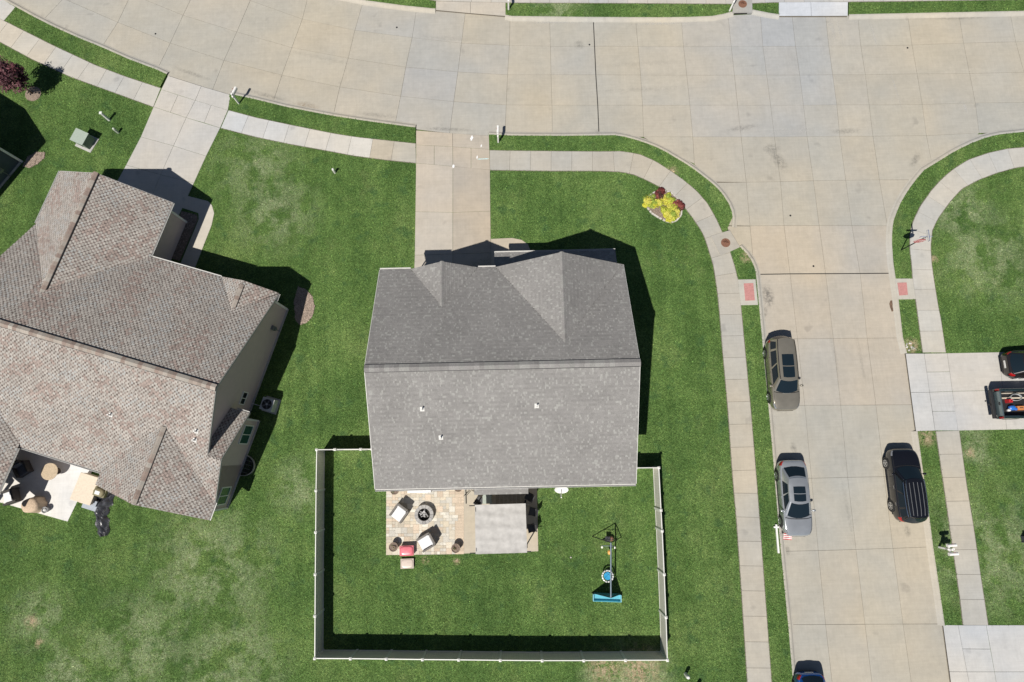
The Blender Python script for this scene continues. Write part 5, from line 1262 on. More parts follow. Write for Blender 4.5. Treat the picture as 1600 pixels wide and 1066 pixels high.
# ------------------------------------------------------------------ the back patio of the middle house
def slab_obj(name, pts, z, tone_, h=.06): return flat(name, pts, z, CONC, h, tone_)
slab_obj('patio_slab', [(725,745),(838.5,745),(841,861.5),(725,865)], ZS, (.55, .50, .415))
pv = flat('paver_patio', [(603.5,745),(725.5,745),(725.5,866),(603.2,867.5)], ZS-.006, SOIL, .05)
P0, P1, P2, P3 = GL([(603.5,745),(725,745),(725,866),(603.2,867.5)], ZS)
rp = random.Random(12); pav = MB(); nu, nv = 26, 26
occ = [[False]*nv for _ in range(nu)]
def pvp(u, v): return P0.lerp(P1, u).lerp(P3.lerp(P2, u), v)
PAL = [(.58, .51, .40), (.62, .56, .46), (.53, .47, .38), (.66, .62, .54), (.55, .52, .46), (.58, .48, .375)]
for i in range(nu):
    for j in range(nv):
        if occ[i][j]: continue
        w_, h_ = rp.choice(((1, 1), (2, 1), (1, 2), (2, 2), (2, 1), (1, 1)))
        if i >= nu-3: w_, h_ = 3 - (i-(nu-3)) if i == nu-3 else 1, 1
        while i + w_ > nu or any(occ[i+a][j] for a in range(w_)): w_ -= 1
        while j + h_ > nv or any(occ[i+a][j+b] for a in range(w_) for b in range(h_)): h_ -= 1
        for a in range(w_):
            for b in range(h_): occ[i+a][j+b] = True
        g = .008; c = rp.choice(PAL); k = rp.uniform(.88, 1.12); c = (.56, .46, .355) if i >= nu-3 else c
        a0 = pvp(i/nu, j/nv); b0 = pvp((i+w_)/nu, j/nv); c0 = pvp((i+w_)/nu, (j+h_)/nv); d0 = pvp(i/nu, (j+h_)/nv); ct = (a0+b0+c0+d0)/4
        poly = [q_ + (ct-q_).normalized()*g for q_ in (a0, b0, c0, d0)]
        pav.prism(poly, ZS-.005, ZS+.004+rp.uniform(0, .004), tuple(min(.78, x*k) for x in c))
o = pav.build('pavers', STONE, pv); stuff(o)

def armchair(label, px, py, yaw, w=.95, d=.92, group='wicker armchairs on the paver patio', frame=None, cush=None):
    p = G(px, py, ZS+.4); t = thing('armchair', label, 'armchair', (p.x, p.y, ZS+.008), yaw, group)   # faces +x
    fr = frame or WICKER; cu = cush or CUSHION
    q = MB(); q.box(-d/2, d/2, -w/2+.12, w/2-.12, .10, .30); q.build('seat_base', fr, t, bevel=.02)
    for s_ in (-1, 1):
        q = MB(); q.box(-d/2, d/2, s_*(w/2-.06)-.06, s_*(w/2-.06)+.06, .05, .60); q.build('arm', fr, t, bevel=.03)
        for x in (-d/2+.06, d/2-.06):
            q = MB(); q.box(x-.03, x+.03, s_*(w/2-.06)-.03, s_*(w/2-.06)+.03, 0, .06); q.build('leg', BLACKP, t)
    q = MB(); mm = Matrix.Translation((-d/2+.06, 0, .1)) @ Matrix.Rotation(-.14, 4, 'Y'); q.box(-.06, .06, -w/2+.10, w/2-.10, 0, .78, m=mm); q.build('backrest', fr, t, bevel=.03)
    q = MB(); q.box(-d/2+.14, d/2-.01, -w/2+.13, w/2-.13, .30, .43); q.build('seat_cushion', cu, t, bevel=.045)
    q = MB(); mm = Matrix.Translation((-d/2+.16, 0, .42)) @ Matrix.Rotation(-.18, 4, 'Y'); q.box(-.06, .06, -w/2+.14, w/2-.14, 0, .36, m=mm); q.build('back_cushion', cu, t, bevel=.045)
    return t
armchair('wicker armchair with white cushions on the paver patio left of the fire pit', 624, 802, math.radians(-128))
armchair('wicker armchair with white cushions on the paver patio below the fire pit', 666, 847, math.radians(-152))
# fire pit
p = G(663, 804, ZS+.2); t = thing('fire_pit', 'round grey stone fire pit in the middle of the paver patio', 'fire pit', (p.x, p.y, ZS+.006))
for ring_ in range(3):
    for k in range(14):
        a0, a1 = 2*math.pi*(k+.5*ring_+.03)/14, 2*math.pi*(k+.5*ring_+.97)/14; z0, z1 = .13*ring_, .13*(ring_+1)-.006; q = MB(); g = rp.uniform(.30, .42)
        vs = [(r_*math.cos(a), r_*math.sin(a), z) for z in (z0, z1) for r_, a in ((.40, a0), (.62, a0), (.62, (a0+a1)/2), (.62, a1), (.40, a1), (.40, (a0+a1)/2))]
        q.add(vs, [(5,4,3,2,1,0), (6,7,8,9,10,11)] + [(i, (i+1) % 6, 6+(i+1) % 6, 6+i) for i in range(6)], (g, g*.97, g*.93)); q.build('stone', STONE, t)
q = MB(); q.lathe([(.40, .02), (.40, .05), (.1, .06)], n=20); q.build('ash_bed', DARKJ, t)
for k in range(9):
    a = rp.uniform(0, 6.28); b = rp.uniform(0, .16); d = Vector((math.cos(a), math.sin(a), rp.uniform(-.1, .2)))*.2; c = Vector((b*math.cos(a*3), b*math.sin(a*3), .12+.02*k)); q = MB(); g = rp.uniform(.3, .6); q.tube([c-d, c+d], .035, 7, (g, g*.98, g*.97)); q.build('log', STONE, t)
def planter(label, px, py, r=.28, h=.5, z=ZS):
    p = G(px, py, z+h); t = thing('planter', label, 'planter', (p.x, p.y, z+.004), group='round planters on the patio')
    q = MB(); q.lathe([(r*.82, 0), (r, h*.9), (r*1.04, h*.92), (r*1.04, h), (r*.93, h), (r*.9, h*.9)], n=20, col=(.26, .20, .16)); q.build('pot', STONE, t, smooth=False)
    q = MB(); q.lathe([(r*.9, h*.88), (r*.88, h*.91), (r*.3, h*.94)], n=16); q.build('soil', MULCH, t)
    q = MB(); leaf_ball(q, (0, 0, h*1.0), r*.7, r*.7, .08, 130, .05, [(.28, .21, .15), (.20, .14, .10), (.34, .28, .2), (.16, .16, .08)], rp, 8, .1); q.build('withered_plant', LEAF, t)
planter('round brown planter at the lower left corner of the paver patio', 614.5, 855)
planter('round brown planter at the lower right of the pavers by the concrete slab', 712, 857)
planter('round brown planter under the roof edge at the upper left of the patio', 616.5, 766)
# pink topped stool box, beige ottoman, white chest, grey box
def tub(name, label, px, py, w, d, h, body, lid, z=ZS, cat='ottoman', yaw=0):
    p = G(px, py, z+h); t = thing(name, label, cat, (p.x, p.y, z+.004), yaw)
    q = MB(); q.box(-w/2, w/2, -d/2, d/2, .0, h*.72, body, taper=-.02); q.build('body', GLOSSY, t, bevel=.06)
    q = MB(); q.box(-w/2-.03, w/2+.03, -d/2-.03, d/2+.03, h*.74, h*.86, tuple(x*.8 for x in lid)); q.build('rim', GLOSSY, t, bevel=.04)
    q = MB(); q.ell((0, 0, h*.86), w/2-.01, d/2-.01, h*.15, 20, 8, lid, .55, 0.0); q.build('lid', GLOSSY, t, smooth=True)
    return t
tub('cooler', 'cooler with a pink lid at the lower edge of the pavers', 635, 861, .86, .58, .48, (.55, .50, .46), (.72, .18, .22), cat='cooler')
tub('ottoman', 'low beige ottoman on the grass below the pink cooler', 636, 881, .80, .56, .22, (.46, .37, .30), (.60, .50, .43), z=ZL)
def chest(name, label, px, py, w, d, h, col, lidc, cat):
    p = G(px, py, ZS+h); t = thing(name, label, cat, (p.x, p.y, ZS+.004), math.radians(-1.2))
    q = MB(); q.box(-w/2, w/2, -d/2, d/2, .02, h-.07, col); q.build('body', ANY, t, bevel=.02); q = MB(); q.box(-w/2-.02, w/2+.02, -d/2-.02, d/2+.02, h-.06, h, lidc); q.build('lid', ANY, t, bevel=.02)
    for s_ in (-1, 1):
        q = MB(); q.box(s_*w*.4-.05, s_*w*.4+.05, -d/2-.045, -d/2-.02, h*.45, h*.52, (.1, .1, .1)); q.build('handle', ANY, t)
chest('storage_chest', 'long white storage chest against the back wall of the house', 655, 762, 1.5, .62, .58, (.66, .66, .66), (.78, .78, .79), 'chest')
chest('storage_chest', 'grey low cabinet beside the white chest at the back wall', 686, 760, .85, .58, .52, (.30, .29, .28), (.34, .33, .32), 'chest')
# gazebo
p = G(782.5, 826, 2.4); GZ = thing('gazebo', 'square gazebo with a flat light grey fabric canopy on the patio slab', 'gazebo', (p.x, p.y, ZS), math.radians(-.8))
hw, hd = 1.58, 1.46
for sx_ in (-1, 1):
    for sy_ in (-1, 1):
        q = MB(); q.tube([(sx_*(hw-.05), sy_*(hd-.05), 0), (sx_*(hw-.05), sy_*(hd-.05), 2.22)], .04, 8); po = q.build('post', STEEL, GZ)
        q = MB(); q.box(sx_*(hw-.05)-.11, sx_*(hw-.05)+.11, sy_*(hd-.05)-.11, sy_*(hd-.05)+.11, 0, .025); q.build('foot_plate', STEEL, po)
for sy_ in (-1, 1):
    q = MB(); q.tube([(-hw-.35, sy_*(hd-.05), 2.20), (hw+.25, sy_*(hd-.05), 2.20)], .03, 6); q.build('beam', STEEL, GZ)
for sx_ in (-1, 1):
    q = MB(); q.tube([(sx_*(hw-.05), -hd, 2.24), (sx_*(hw-.05), hd, 2.24)], .03, 6); q.build('beam', STEEL, GZ)
nn_ = 28; vs = []
for i in range(nn_+1):
    for j in range(nn_+1):
        x, y = -hw + 2*hw*i/nn_, -hd + 2*hd*j/nn_
        z = 2.29 - .035*math.sin(math.pi*((j/nn_*4) % 1)) + .012*math.sin(x*7+y*2) + .008*math.sin(y*13+x*3) + .05*(1-abs(y)/hd)
        vs.append((x, y, z))
q = MB(); q.add(vs, [(i*(nn_+1)+j, (i+1)*(nn_+1)+j, (i+1)*(nn_+1)+j+1, i*(nn_+1)+j+1) for i in range(nn_) for j in range(nn_)]); cv = q.build('canopy', CANVAS, GZ, smooth=True)
q = MB()
for k in range(22):
    x0, x1 = -hw + 2*hw*k/22, -hw + 2*hw*(k+1)/22; dz = .02*math.sin(k*2.1)
    q.quad((x0, -hd-.01, 2.27), (x1, -hd-.01, 2.27), (x1, -hd-.03-dz, 2.08), (x0, -hd-.03-dz, 2.08))
q.build('valance', CANVAS, cv)
# furniture half under the roof edge and the gazebo
def bench(label, px, py, L_, yaw, col, slats=7, w=.75, h=.42, back=False, name='slatted_bench', cat='bench'):
    p = G(px, py, ZS+h); t = thing(name, label, cat, (p.x, p.y, ZS+.003), yaw)
    for k in range(slats):
        x0 = -L_/2 + L_*k/slats; g = rp.uniform(.9, 1.1); q = MB(); q.box(x0+.012, x0+L_/slats-.012, -w/2, w/2, h-.03, h, tuple(c*g for c in col)); q.build('slat', WOODD, t)
    for s_ in (-1, 1):
        q = MB(); q.box(-L_/2, L_/2, s_*(w/2-.08)-.03, s_*(w/2-.08)+.03, h-.09, h-.032, col); q.build('rail', WOODD, t)
        for x in (-L_/2+.08, L_/2-.08): q = MB(); q.box(x-.035, x+.035, s_*(w/2-.08)-.035, s_*(w/2-.08)+.035, 0, h-.09, col); q.build('leg', WOODD, t)
bench('brown slatted wooden table between the house and the gazebo', 797, 779, 1.9, math.radians(-2), (.30, .245, .18), 7, .9, .72, name='wooden_table', cat='table')
chest('storage_cube', 'small grey green box at the left end of the wooden table', 761, 780, .55, .55, .55, (.26, .29, .25), (.36, .40, .35), 'storage box')
def folded_chair(label, px, py, yaw):
    p = G(px, py, ZS+.5); t = thing('folding_chair', label, 'chair', (p.x, p.y, ZS+.003), yaw, 'dark garden chairs by the gazebo')
    q = MB(); q.box(-.22, .22, -.23, .23, .42, .46, (.05, .05, .055)); q.build('seat', ANY, t)
    q = MB(); mm = Matrix.Translation((-.22, 0, .44)) @ Matrix.Rotation(-.2, 4, 'Y'); q.box(-.02, .02, -.23, .23, 0, .5, (.06, .06, .065), m=mm); q.build('backrest', ANY, t)
    for s_ in (-1, 1):
        for x0, x1 in ((-.24, .22), (.22, -.2)): q = MB(); q.tube([(x0, s_*.24, 0), (x1, s_*.24, .55)], .015, 6, (.04, .04, .045)); q.build('leg', ANY, t)
folded_chair('dark garden chair at the left rear post of the gazebo', 749, 783, .8)
folded_chair('dark garden chair in shade right of the gazebo', 832, 800, 2.9)
folded_chair('dark garden chair in shade at the lower right of the gazebo', 830, 826, 3.3)
folded_chair('dark garden chair at the right end of the wooden table', 826, 776, 2.6)
p = G(735, 768, ZS+.6); t = thing('garden_tools', 'bundle of dark rods leaning by the back door', 'garden tools', (p.x, p.y, ZS))
for k in range(5):
    a = rp.uniform(-.9, .9); q = MB(); q.tube([(k*.09-.2, 0, 0), (k*.09-.2+a*.4, -.1+a*.2, .9+rp.uniform(0, .3))], .018, 6); q.build('rod', STEEL, t)
planter('round brown planter beside the back door under the roof edge', 716, 762, .27, .48)
q = MB(); q.box(-.025, .025, -.5, .5, 0, .06); o = q.build('pole_on_slab', STEEL); p = G(728, 775, ZS); o.location = (p.x, p.y, ZS+.003); tag(o, 'short dark pole lying on the concrete by the pavers', 'pole')
# satellite dish on its bracket under the eave
p = G(875, 775, ZL); t = thing('satellite_dish', 'white satellite dish below the back roof edge', 'satellite dish', (p.x+.0, p.y, ZL), math.radians(-4))
q = MB(); q.tube([(0, 0, -.03), (0, 0, .55), (0, .22, .95), (0, .48, 1.12)], .025, 8); q.build('mast', GREYM, t)
q = MB(); vs = []; nr_, na = 5, 20; mm = Matrix.Translation((0, .55, 1.15)) @ Matrix.Rotation(math.radians(52), 4, 'X') @ Matrix.Scale(1.12, 4, (1, 0, 0))
for i in range(nr_+1):
    for k in range(na): r_ = .40*i/nr_; a = 2*math.pi*k/na; vs.append(mm @ Vector((r_*math.cos(a), r_*math.sin(a), .30*(r_/.40)**2*.4)))
q.add(vs, [(i*na+k, (i+1)*na+k, (i+1)*na+(k+1) % na, i*na+(k+1) % na) for i in range(nr_) for k in range(na)]); q.build('dish', WHITE, t, smooth=True)
q = MB(); q.tube([mm @ Vector((0, -.38, .12)), mm @ Vector((0, -.30, .5))], .015, 6); q.tube([mm @ Vector((0, -.34, .46)), mm @ Vector((0, -.24, .54))], .04, 8); q.build('feed_arm', WHITE, t)

# ------------------------------------------------------------------ swing set
NB, SB = G(954.5, 848, 1.9), G(954.5, 934, 1.9); mid = (NB+SB)/2; ya = math.atan2((SB-NB).y, (SB-NB).x); Ls = (SB-NB).length
SWS = thing('swing_set', 'child\'s metal swing set with a turquoise end board on the fenced lawn', 'swing set', (mid.x, mid.y, ZL), ya)   # +x runs towards the turquoise end
q = MB(); q.tube([(-Ls/2, 0, 1.78), (Ls/2, 0, 1.78)], .045, 8); q.build('beam', BLUESTEEL, SWS)
for s_ in (-1, 1):
    for sy_ in (-1, 1):
        q = MB(); q.tube([(s_*Ls/2, 0, 1.78), (s_*(Ls/2+.12), sy_*.95, 0)], .028, 8); q.build('leg', STEEL, SWS)
    q = MB(); q.tube([(s_*(Ls/2+.06), -.47, .9), (s_*(Ls/2+.06), .47, .9)], .02, 6); q.build('crossbar', STEEL, SWS)
TQ = (.08, .36, .45)
q = MB(); q.add([(Ls/2+.10, -.9, .05), (Ls/2+.10, .9, .05), (Ls/2+.02, .08, 1.6), (Ls/2+.02, -.08, 1.6), (Ls/2+.12, -.9, .05), (Ls/2+.12, .9, .05), (Ls/2+.04, .08, 1.6), (Ls/2+.04, -.08, 1.6)], [(3,2,1,0),(4,5,6,7),(0,1,5,4),(1,2,6,5),(2,3,7,6),(3,0,4,7)], TQ); q.build('end_board', GLOSSY, SWS)
q = MB(); prof = [(.0, .30), (.03, .08), (.10, .04), (.34, .04), (.41, .08), (.44, .30), (.41, .30), (.36, .10), (.08, .10), (.03, .30)]; n = len(prof)
q.add([(Ls/2+.14+x, y, z) for y in (-.88, .88) for x, z in prof], [(i, (i+1) % n, n+(i+1) % n, n+i) for i in range(n)] + [tuple(range(n))[::-1], tuple(range(n, 2*n))], (.13, .44, .54))
q.build('trough', GLOSSY, SWS)
for s_ in (-1, 1): q = MB(); q.box(Ls/2+.14, Ls/2+.58, s_*.88-.03, s_*.88+.03, .04, .34, (.26, .56, .64)); q.build('trough_end', GLOSSY, SWS, bevel=.03)  # ends paler than the trough: their highlights are put into the colour
# saucer swing hanging from the beam
xs_ = Ls/2-1.0
q = MB(); q.lathe([(.23, .42), (.24, .44), (.08, .43)], (xs_, .0, 0), 20, (.04, .32, .58)); q.build('saucer_mat', GLOSSY, SWS)
for k in range(14):
    a0, a1 = 2*math.pi*k/14, 2*math.pi*(k+.72)/14; q = MB(); q.tube([(xs_ + .34*math.cos(a0+(a1-a0)*i/4), .34*math.sin(a0+(a1-a0)*i/4), .46) for i in range(5)], .05, 7, (.78, .78, .76)); q.build('ring_pad', GLOSSY, SWS)
q = MB(); q.tube([(xs_ + .34*math.cos(a*.3142), .34*math.sin(a*.3142), .46) for a in range(21)], .03, 6, (.05, .05, .06)); q.build('saucer_ring', GLOSSY, SWS)
for a in (.6, 2.2, 3.8, 5.4): q = MB(); q.tube([(xs_ + .33*math.cos(a), .33*math.sin(a), .48), (xs_ + .25*(1 if math.cos(a) > 0 else -1), 0, 1.76)], .009, 5); q.build('rope', STEEL, SWS)
# two-seat glider
xg = -Ls/2+.35
q = MB(); q.tube([(xg, -.42, .70), (xg, .42, .70)], .02, 6); q.build('glider_bar', BLUESTEEL, SWS)
for s_ in (-1, 1):
    q = MB(); q.ell((xg+.08, s_*.40, .72), .09, .075, .06, 10, 6, (.80, .82, .72)); q.build('hand_grip', GLOSSY, SWS, smooth=True)
    q = MB(); q.tube([(xg, s_*.2, 1.76), (xg, s_*.32, .72)], .012, 5); q.build('hanger', BLUESTEEL, SWS)
q = MB(); q.box(xg-.55, xg-.2, -.16, .16, .42, .47, (.05, .05, .055)); q.build('glider_seat', GLOSSY, SWS, bevel=.02)
q = MB(); q.ell((xg+.42, .10, .48), .16, .12, .10, 12, 7, (.72, .38, .10)); q.build('glider_seat', GLOSSY, SWS, smooth=True)
for k in range(3): q = MB(); q.tube([(xg+.75+k*.18, 0, 1.76), (xg+.75+k*.18, .03, 1.62)], .03, 6); q.build('hook', BLUESTEEL, SWS)
def ball(label, px, py, r, col, grp=None, z=ZL):
    p = G(px, py, z+r); q = MB(); q.ell((0, 0, 0), r, r, r, 16, 10, col); q.tube([(r*1.004*math.cos(a*.3927), r*1.004*math.sin(a*.3927), 0) for a in range(17)], .004, 4, tuple(x*.3 for x in col)); o = q.build('ball', GLOSSY, None, smooth=True); o.location = p; tag(o, label, 'ball', grp)
ball('brown ball on the grass by the far end of the swing set', 955, 842, .17, (.22, .12, .08))
ball('small white ball in the grass inside the fence near the swing', 892, 871, .055, (.6, .58, .5))

# ------------------------------------------------------------------ the neighbour's patio
flat('patio_slab', [(20,680),(150,722),(141,742),(105.5,815),(61,802.5),(-60,768),(-60,690)], ZS, CONC, .06, (.80, .79, .77))
def L2(x, y, z=0): return LH(x, y, z)
p = G(77, 737, ZS+.73); t = thing('round_table', 'round beige patio table half in shade on the neighbour\'s patio', 'table', (p.x, p.y, ZS))
q = MB(); q.lathe([(.50, .69), (.55, .70), (.55, .73), (.52, .735)], n=28, col=(.50, .40, .28)); q.build('table_top', STONE, t)
q = MB(); q.lathe([(.22, 0), (.2, .04), (.05, .08), (.05, .69)], n=12, col=(.12, .1, .08)); q.build('pedestal', STONE, t)
armchair('dark armchair in the shade at the back of the neighbour\'s patio', 34, 733, math.radians(-60), .86, .86, 'armchairs on the neighbour\'s patio', pm('dark_wicker', (.06, .055, .05), .8, .3, 40, .8, 60), pm('dark_cushion', (.12, .12, .13), .9, .1, 10))
armchair('dark armchair with a white seat cushion on the neighbour\'s patio', 16, 776, math.radians(197), .95, .85, 'armchairs on the neighbour\'s patio', MATS['dark_wicker'], CUSHION)
p = G(45, 790, ZS+.8); t = thing('covered_table', 'round beige covered table at the edge of the neighbour\'s patio', 'covered table', (p.x, p.y, ZS))
q = MB(); n = 22; vs = []
for (r_, z) in ((.62, .02), (.60, .3), (.56, .6), (.54, .76), (.40, .82), (.12, .85)):
    for k in range(n): a = 2*math.pi*k/n; w_ = 1 + .05*math.sin(k*2.3)*(1-z*.8) + .03*math.sin(k*5.1); vs.append((r_*w_*math.cos(a), r_*.86*w_*math.sin(a), z))
q.add(vs, [(i*n+k, i*n+(k+1) % n, (i+1)*n+(k+1) % n, (i+1)*n+k) for i in range(5) for k in range(n)] + [tuple(range(5*n, 6*n))], (.55, .42, .30)); q.build('cover', STONE, t, smooth=True)
q = MB(); q.tube([(.5*math.cos(a*.3), .43*math.sin(a*.3), .62) for a in range(22)], .012, 5, (.4, .3, .2)); q.build('draw_cord', STONE, t)
p = G(70, 797, ZS+.3); t = thing('small_pot', 'small grey pot beside the covered table on the neighbour\'s patio', 'pot', (p.x, p.y, ZS)); q = MB(); q.lathe([(.13, 0), (.19, .30), (.21, .31), (.21, .34), (.17, .34), (.15, .25)], n=16, col=(.33, .33, .33)); q.build('pot', STONE, t); q = MB(); q.ell((0.02, 0, .33), .12, .1, .08, 10, 6, (.62, .62, .6)); q.build('stones', STONE, t)
p = G(133, 764, ZS+.62); t = thing('deck_box', 'large tan deck box at the edge of the neighbour\'s patio', 'deck box', (p.x, p.y, ZL), HLa)
q = MB(); q.box(-.68, .68, -.86, .86, 0, .56, (.52, .43, .33)); q.build('body', ANY, t, bevel=.02); q = MB(); q.box(-.72, .72, -.90, .90, .565, .64, (.68, .58, .46)); q.build('lid', ANY, t, bevel=.02); q = MB(); q.box(-.1, .1, -.94, -.90, .45, .55, (.4, .3, .2)); q.build('latch', ANY, t)
p = G(144, 787, ZL); t = thing('steps', 'two grey plastic steps beside the tan deck box', 'steps', (p.x, p.y, ZL), HLa)
q = MB(); q.box(-.5, .5, -.05, .3, 0, .34, (.34, .37, .42)); q.build('tread', ANY, t, bevel=.015); q = MB(); q.box(-.5, .5, -.38, -.06, 0, .17, (.36, .39, .44)); q.build('tread', ANY, t, bevel=.015)
p = G(156, 769, ZL+.8); t = thing('grill', 'olive covered grill with a white label beside the deck box', 'grill', (p.x, p.y, ZL), HLa)
q = MB(); q.box(-.40, .40, -.30, .30, .55, .85, (.20, .18, .10)); q.build('body', ANY, t, bevel=.04); q = MB(); q.ell((0, 0, .85), .38, .28, .20, 14, 8, (.24, .21, .12), .8, 0); q.build('hood', ANY, t, smooth=True); q = MB(); q.box(-.16, .16, -.14, .08, 1.03, 1.055, (.8, .8, .8)); q.build('label', ANY, t)
for x in (-.33, .33):
    for y in (-.22, .22): q = MB(); q.box(x-.025, x+.025, y-.025, y+.025, 0, .55, (.05, .05, .05)); q.build('leg', ANY, t)
# crumpled tarp on the grass
cl = GL([(170,762),(166,776),(160,792),(159,808),(162,826),(163,838)], ZL); n1, n2 = 34, 16; vs = []; rr = random.Random(77)
ph = [rr.uniform(0, 6.28) for _ in range(12)]; base = cl[0].copy(); wds = [.50, .62, .52, .40, .46, .28]
line = resample(cl, n1)
for i, c in enumerate(line):
    f = i/n1*5; k = min(4, int(f)); w_ = wds[k] + (wds[k+1]-wds[k])*(f-k); d = (line[min(i+1, n1)] - line[max(i-1, 0)]).normalized(); s_ = Vector((-d.y, d.x, 0))
    for j in range(n2+1):
        u = (j/n2-.5)*2; x = c + s_*(u*w_*(1+.15*math.sin(i*.9+ph[0])))
        z = (.07 + .16*abs(math.sin(i*.21+ph[1]+u*2.2)) + .09*math.sin(i*.5+u*4+ph[2]) + .05*abs(math.sin(u*5-i*.33+ph[3])) + .03*math.sin(i*.9+u*7))*(1-u*u*.9)*(1.4 if i < 14 else 1)
        vs.append(Vector((x.x, x.y, ZL + .01 + max(0, z))) - base)
q = MB(); m = n2+1; q.add(vs, [(i*m+j, (i+1)*m+j, (i+1)*m+j+1, i*m+j+1) for i in range(n1) for j in range(n2)]); o = q.build('tarp', TARP); o.location = base; tag(o, 'crumpled shiny black tarp lying on the lawn beside the tan deck box', 'tarp')
# air conditioner and window well
p = L2(7.05, -.72); t = thing('air_conditioner', 'grey outdoor air conditioner with a fan by the side wall of the brown roofed house', 'air conditioner', (p.x, p.y, ZL), HLa)
q = MB(); q.box(-.52, .52, -.52, .52, -.03, .06); q.build('pad', CONCW, t); q = MB(); q.box(-.42, .42, -.42, .42, .06, .78, (.46, .47, .47)); q.build('housing', ANY, t, bevel=.03)
q = MB(); q.cyl((0, 0, .781), .34, .004, 24, None, (.012, .012, .013)); q.build('fan_opening', ANY, t); q = MB(); q.tube([(.35*math.cos(a*.2618), .35*math.sin(a*.2618), .79) for a in range(25)], .016, 6, (.36, .37, .38)); q.build('fan_guard_ring', ANY, t)
for k in range(5): mm = Matrix.Rotation(k*1.2566, 4, 'Z') @ Matrix.Translation((0, 0, .792)); q = MB(); q.box(.06, .30, -.05, .05, 0, .006, (.10, .10, .11), m=mm); q.build('fan_blade', ANY, t)
q = MB(); q.cyl((0, 0, .79), .07, .03, 12, None, (.4, .4, .4)); q.build('fan_hub', ANY, t)
q = MB(); q.tube([(-.42, -.2, .35), (-.7, -.25, .3), (-1.2, -.25, .3)], .02, 6, (.6, .6, .58)); q.build('pipe', ANY, t)
p = L2(6.66, -5.0); t = thing('window_well', 'curved metal window well against the side wall of the brown roofed house', 'window well', (p.x, p.y, ZL), HLa)
q = MB(); pts = [(.78*math.sin(math.pi*k/14), -.66*math.cos(math.pi*k/14)) for k in range(15)]
for k in range(14):
    (x0, y0), (x1, y1) = pts[k], pts[k+1]; (a0, b0), (a1, b1) = (x0*1.05, y0*1.05), (x1*1.05, y1*1.05)
    q.add([(x0, y0, -.05), (x1, y1, -.05), (x1, y1, .22), (x0, y0, .22), (a0, b0, -.05), (a1, b1, -.05), (a1, b1, .22), (a0, b0, .22)], [(0,1,2,3),(7,6,5,4),(3,2,6,7)])
q.build('rim', pm('galvanised', (.5, .47, .43), .5, .2, 15, metal=.3), t); q = MB(); q.prism([(x*.97, y*.97) for x, y in pts], -.02, .012); q.build('gravel', DARKJ, t)
for k in range(4): q = MB(); q.tube([(0, -.4+.26*k, .20), (.6-.05*abs(k-1.5), -.4+.26*k, .20)], .012, 5); q.build('grate_bar', GREYM, t)
# chalk marks on the drive
for i, (px, py, w_, h_, r_) in enumerate(((737, 216, .10, .38, .3), (752, 228, .05, .2, .3), (745.5, 246, .05, .26, .1), (708.5, 260, .08, .3, .1), (755, 248.5, .42, .06, .05))):
    p = G(px, py, ZS); q = MB(); n = 14; q.prism([(w_*math.cos(2*math.pi*k/n)*(1+.35*math.sin(k*2.7)), h_/2*math.sin(2*math.pi*k/n)*(1+.3*math.sin(k*1.9+i))) for k in range(n)], -.002, .003)
    o = q.build('chalk_mark', ANY if False else pm('chalk%d' % i, (.78, .78, .78) if i < 4 else (.50, .72, .74), .95, .3, 20)); o.location = (p.x, p.y, ZS+.002); o.rotation_euler = (0, 0, -r_ if i < 4 else 0); tag(o, ('largest white chalk mark near the street end of the middle drive', 'small white chalk fleck on the middle drive near the mailbox', 'thin white chalk stroke left of the blue one', 'white chalk mark on the centre joint of the middle drive', 'pale blue chalk stroke on the middle drive')[i], 'chalk mark', 'chalk marks on the drive')
# rocks at the edge of the drive across the street
rr = random.Random(5)
for i in range(26):
    px, py = 1416 + rr.uniform(0, 24), 548 - rr.uniform(0, 1)*max(2, 12 - (abs(0))*.4)
    if (px-1416)*.55 > 14 - (548-py)*.9 + 0: continue
    p = G(px, py, ZL); q = MB(); s_ = rr.uniform(.04, .09); q.ell((0, 0, s_*.4), s_, s_*rr.uniform(.6, 1), s_*.6, 7, 5, (lambda g: (g, g*.96, g*.88))(rr.uniform(.4, .62))); o = q.build('rock', STONE); o.location = p; o.rotation_euler = (0, 0, rr.uniform(0, 3)); tag(o, 'small pale rock in the heap where the grass strip meets the drive across the street', 'rock', 'pale rocks by the drive')

# ------------------------------------------------------------------ grass blades (stuff)
def inside(P_, poly):
    x, y = P_[:, 0], P_[:, 1]; c = np.zeros(len(P_), bool); n = len(poly)
    for i in range(n):
        x0, y0 = poly[i]; x1, y1 = poly[(i+1) % n]
        if y0 == y1: continue
        hit = ((y0 > y) != (y1 > y)) & (x < (x1-x0)*(y-y0)/(y1-y0)+x0); c ^= hit
    return c
def house_poly(o, x0, x1, y0, y1):
    m = Matrix.Translation(o.location) @ Matrix.Rotation(o.rotation_euler[2], 4, 'Z'); return [tuple((m @ Vector((x, y, 0)))[:2]) for x, y in ((x0, y0), (x1, y0), (x1, y1), (x0, y1))]
BLOCK = CONCRETE_POLYS + [house_poly(HC, -7.12, 7.12, -6.2, 6.2), house_poly(HL, -10.9, 5.78, -7.0, 5.9), house_poly(HL, -10.9, -3.5, 5.9, 9.95), house_poly(HL, -.1, 6.62, -7.9, -2), house_poly(H3, -5.6, 5.6, -6.1, 6.1), [(v.x, v.y) for v in eb]]
ng = np.random.default_rng(3)
cor = [G(*c) for c in ((-30, -25), (1630, -25), (1630, 1090), (-30, 1090))]
xmin, xmax = min(c.x for c in cor), max(c.x for c in cor); ymin, ymax = min(c.y for c in cor), max(c.y for c in cor)
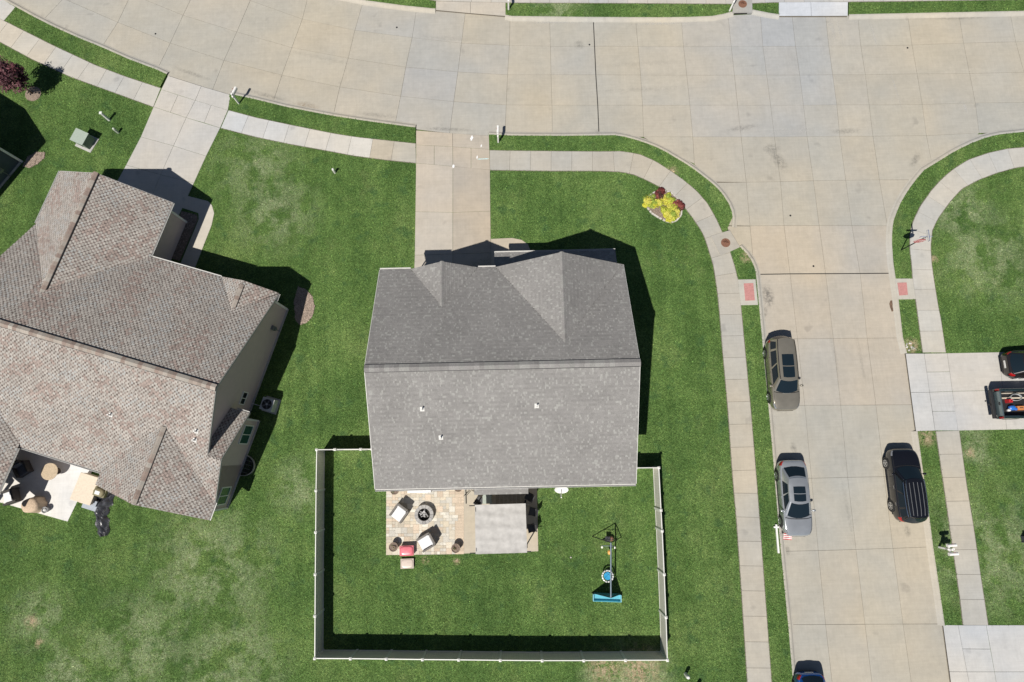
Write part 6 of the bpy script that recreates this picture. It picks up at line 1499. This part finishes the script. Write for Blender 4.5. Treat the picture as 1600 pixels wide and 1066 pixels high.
for poly in (lawnA, lawnB, lawnC):
    pl = [(v.x, v.y) for v in poly]; bx0, bx1 = max(xmin, min(p[0] for p in pl)), min(xmax, max(p[0] for p in pl)); by0, by1 = max(ymin, min(p[1] for p in pl)), min(ymax, max(p[1] for p in pl))
    N_ = int((bx1-bx0)*(by1-by0)*330); P_ = np.stack([ng.uniform(bx0, bx1, N_), ng.uniform(by0, by1, N_)], 1)
    P_ = P_[inside(P_, pl)]
    for b in BLOCK:
        bb = np.array(b); m_in = (P_[:, 0] > bb[:, 0].min()) & (P_[:, 0] < bb[:, 0].max()) & (P_[:, 1] > bb[:, 1].min()) & (P_[:, 1] < bb[:, 1].max())
        idx = np.where(m_in)[0]; keep = np.ones(len(P_), bool); keep[idx[inside(P_[idx], b)]] = False; P_ = P_[keep]
    n = len(P_); a = ng.uniform(0, 2*np.pi, n); l = ng.uniform(.05, .13, n); w_ = ng.uniform(.010, .022, n); h = ng.uniform(.025, .065, n)
    d = np.stack([np.cos(a), np.sin(a)], 1); s_ = np.stack([-d[:, 1], d[:, 0]], 1)*w_[:, None]
    V = np.zeros((n, 3, 3), np.float32)
    V[:, 0, :2] = P_ - s_; V[:, 1, :2] = P_ + s_; V[:, 2, :2] = P_ + d*l[:, None]; V[:, :2, 2] = ZL - .01; V[:, 2, 2] = ZL + h
    me = bpy.data.meshes.new('grass'); me.vertices.add(n*3); me.vertices.foreach_set('co', V.ravel()); me.loops.add(n*3); me.loops.foreach_set('vertex_index', np.arange(n*3, dtype=np.int32)); me.polygons.add(n); me.polygons.foreach_set('loop_start', np.arange(0, n*3, 3, dtype=np.int32))
    me.update(calc_edges=True)
    k = np.exp(ng.normal(0, .42, n))*1.02; y_ = ng.uniform(.9, 1.2, n); colr = np.ones((n, 3, 4), np.float32); colr[:, :, 0] = (k*y_)[:, None]; colr[:, :, 1] = k[:, None]; colr[:, :, 2] = (k*.95)[:, None]
    at = me.color_attributes.new('Col', 'FLOAT_COLOR', 'CORNER'); at.data.foreach_set('color', colr.ravel())
    me.materials.append(BLADES); o = bpy.data.objects.new('grass', me); COL.objects.link(o); stuff(o); tag(o, 'short mown grass of the lawns', 'grass')
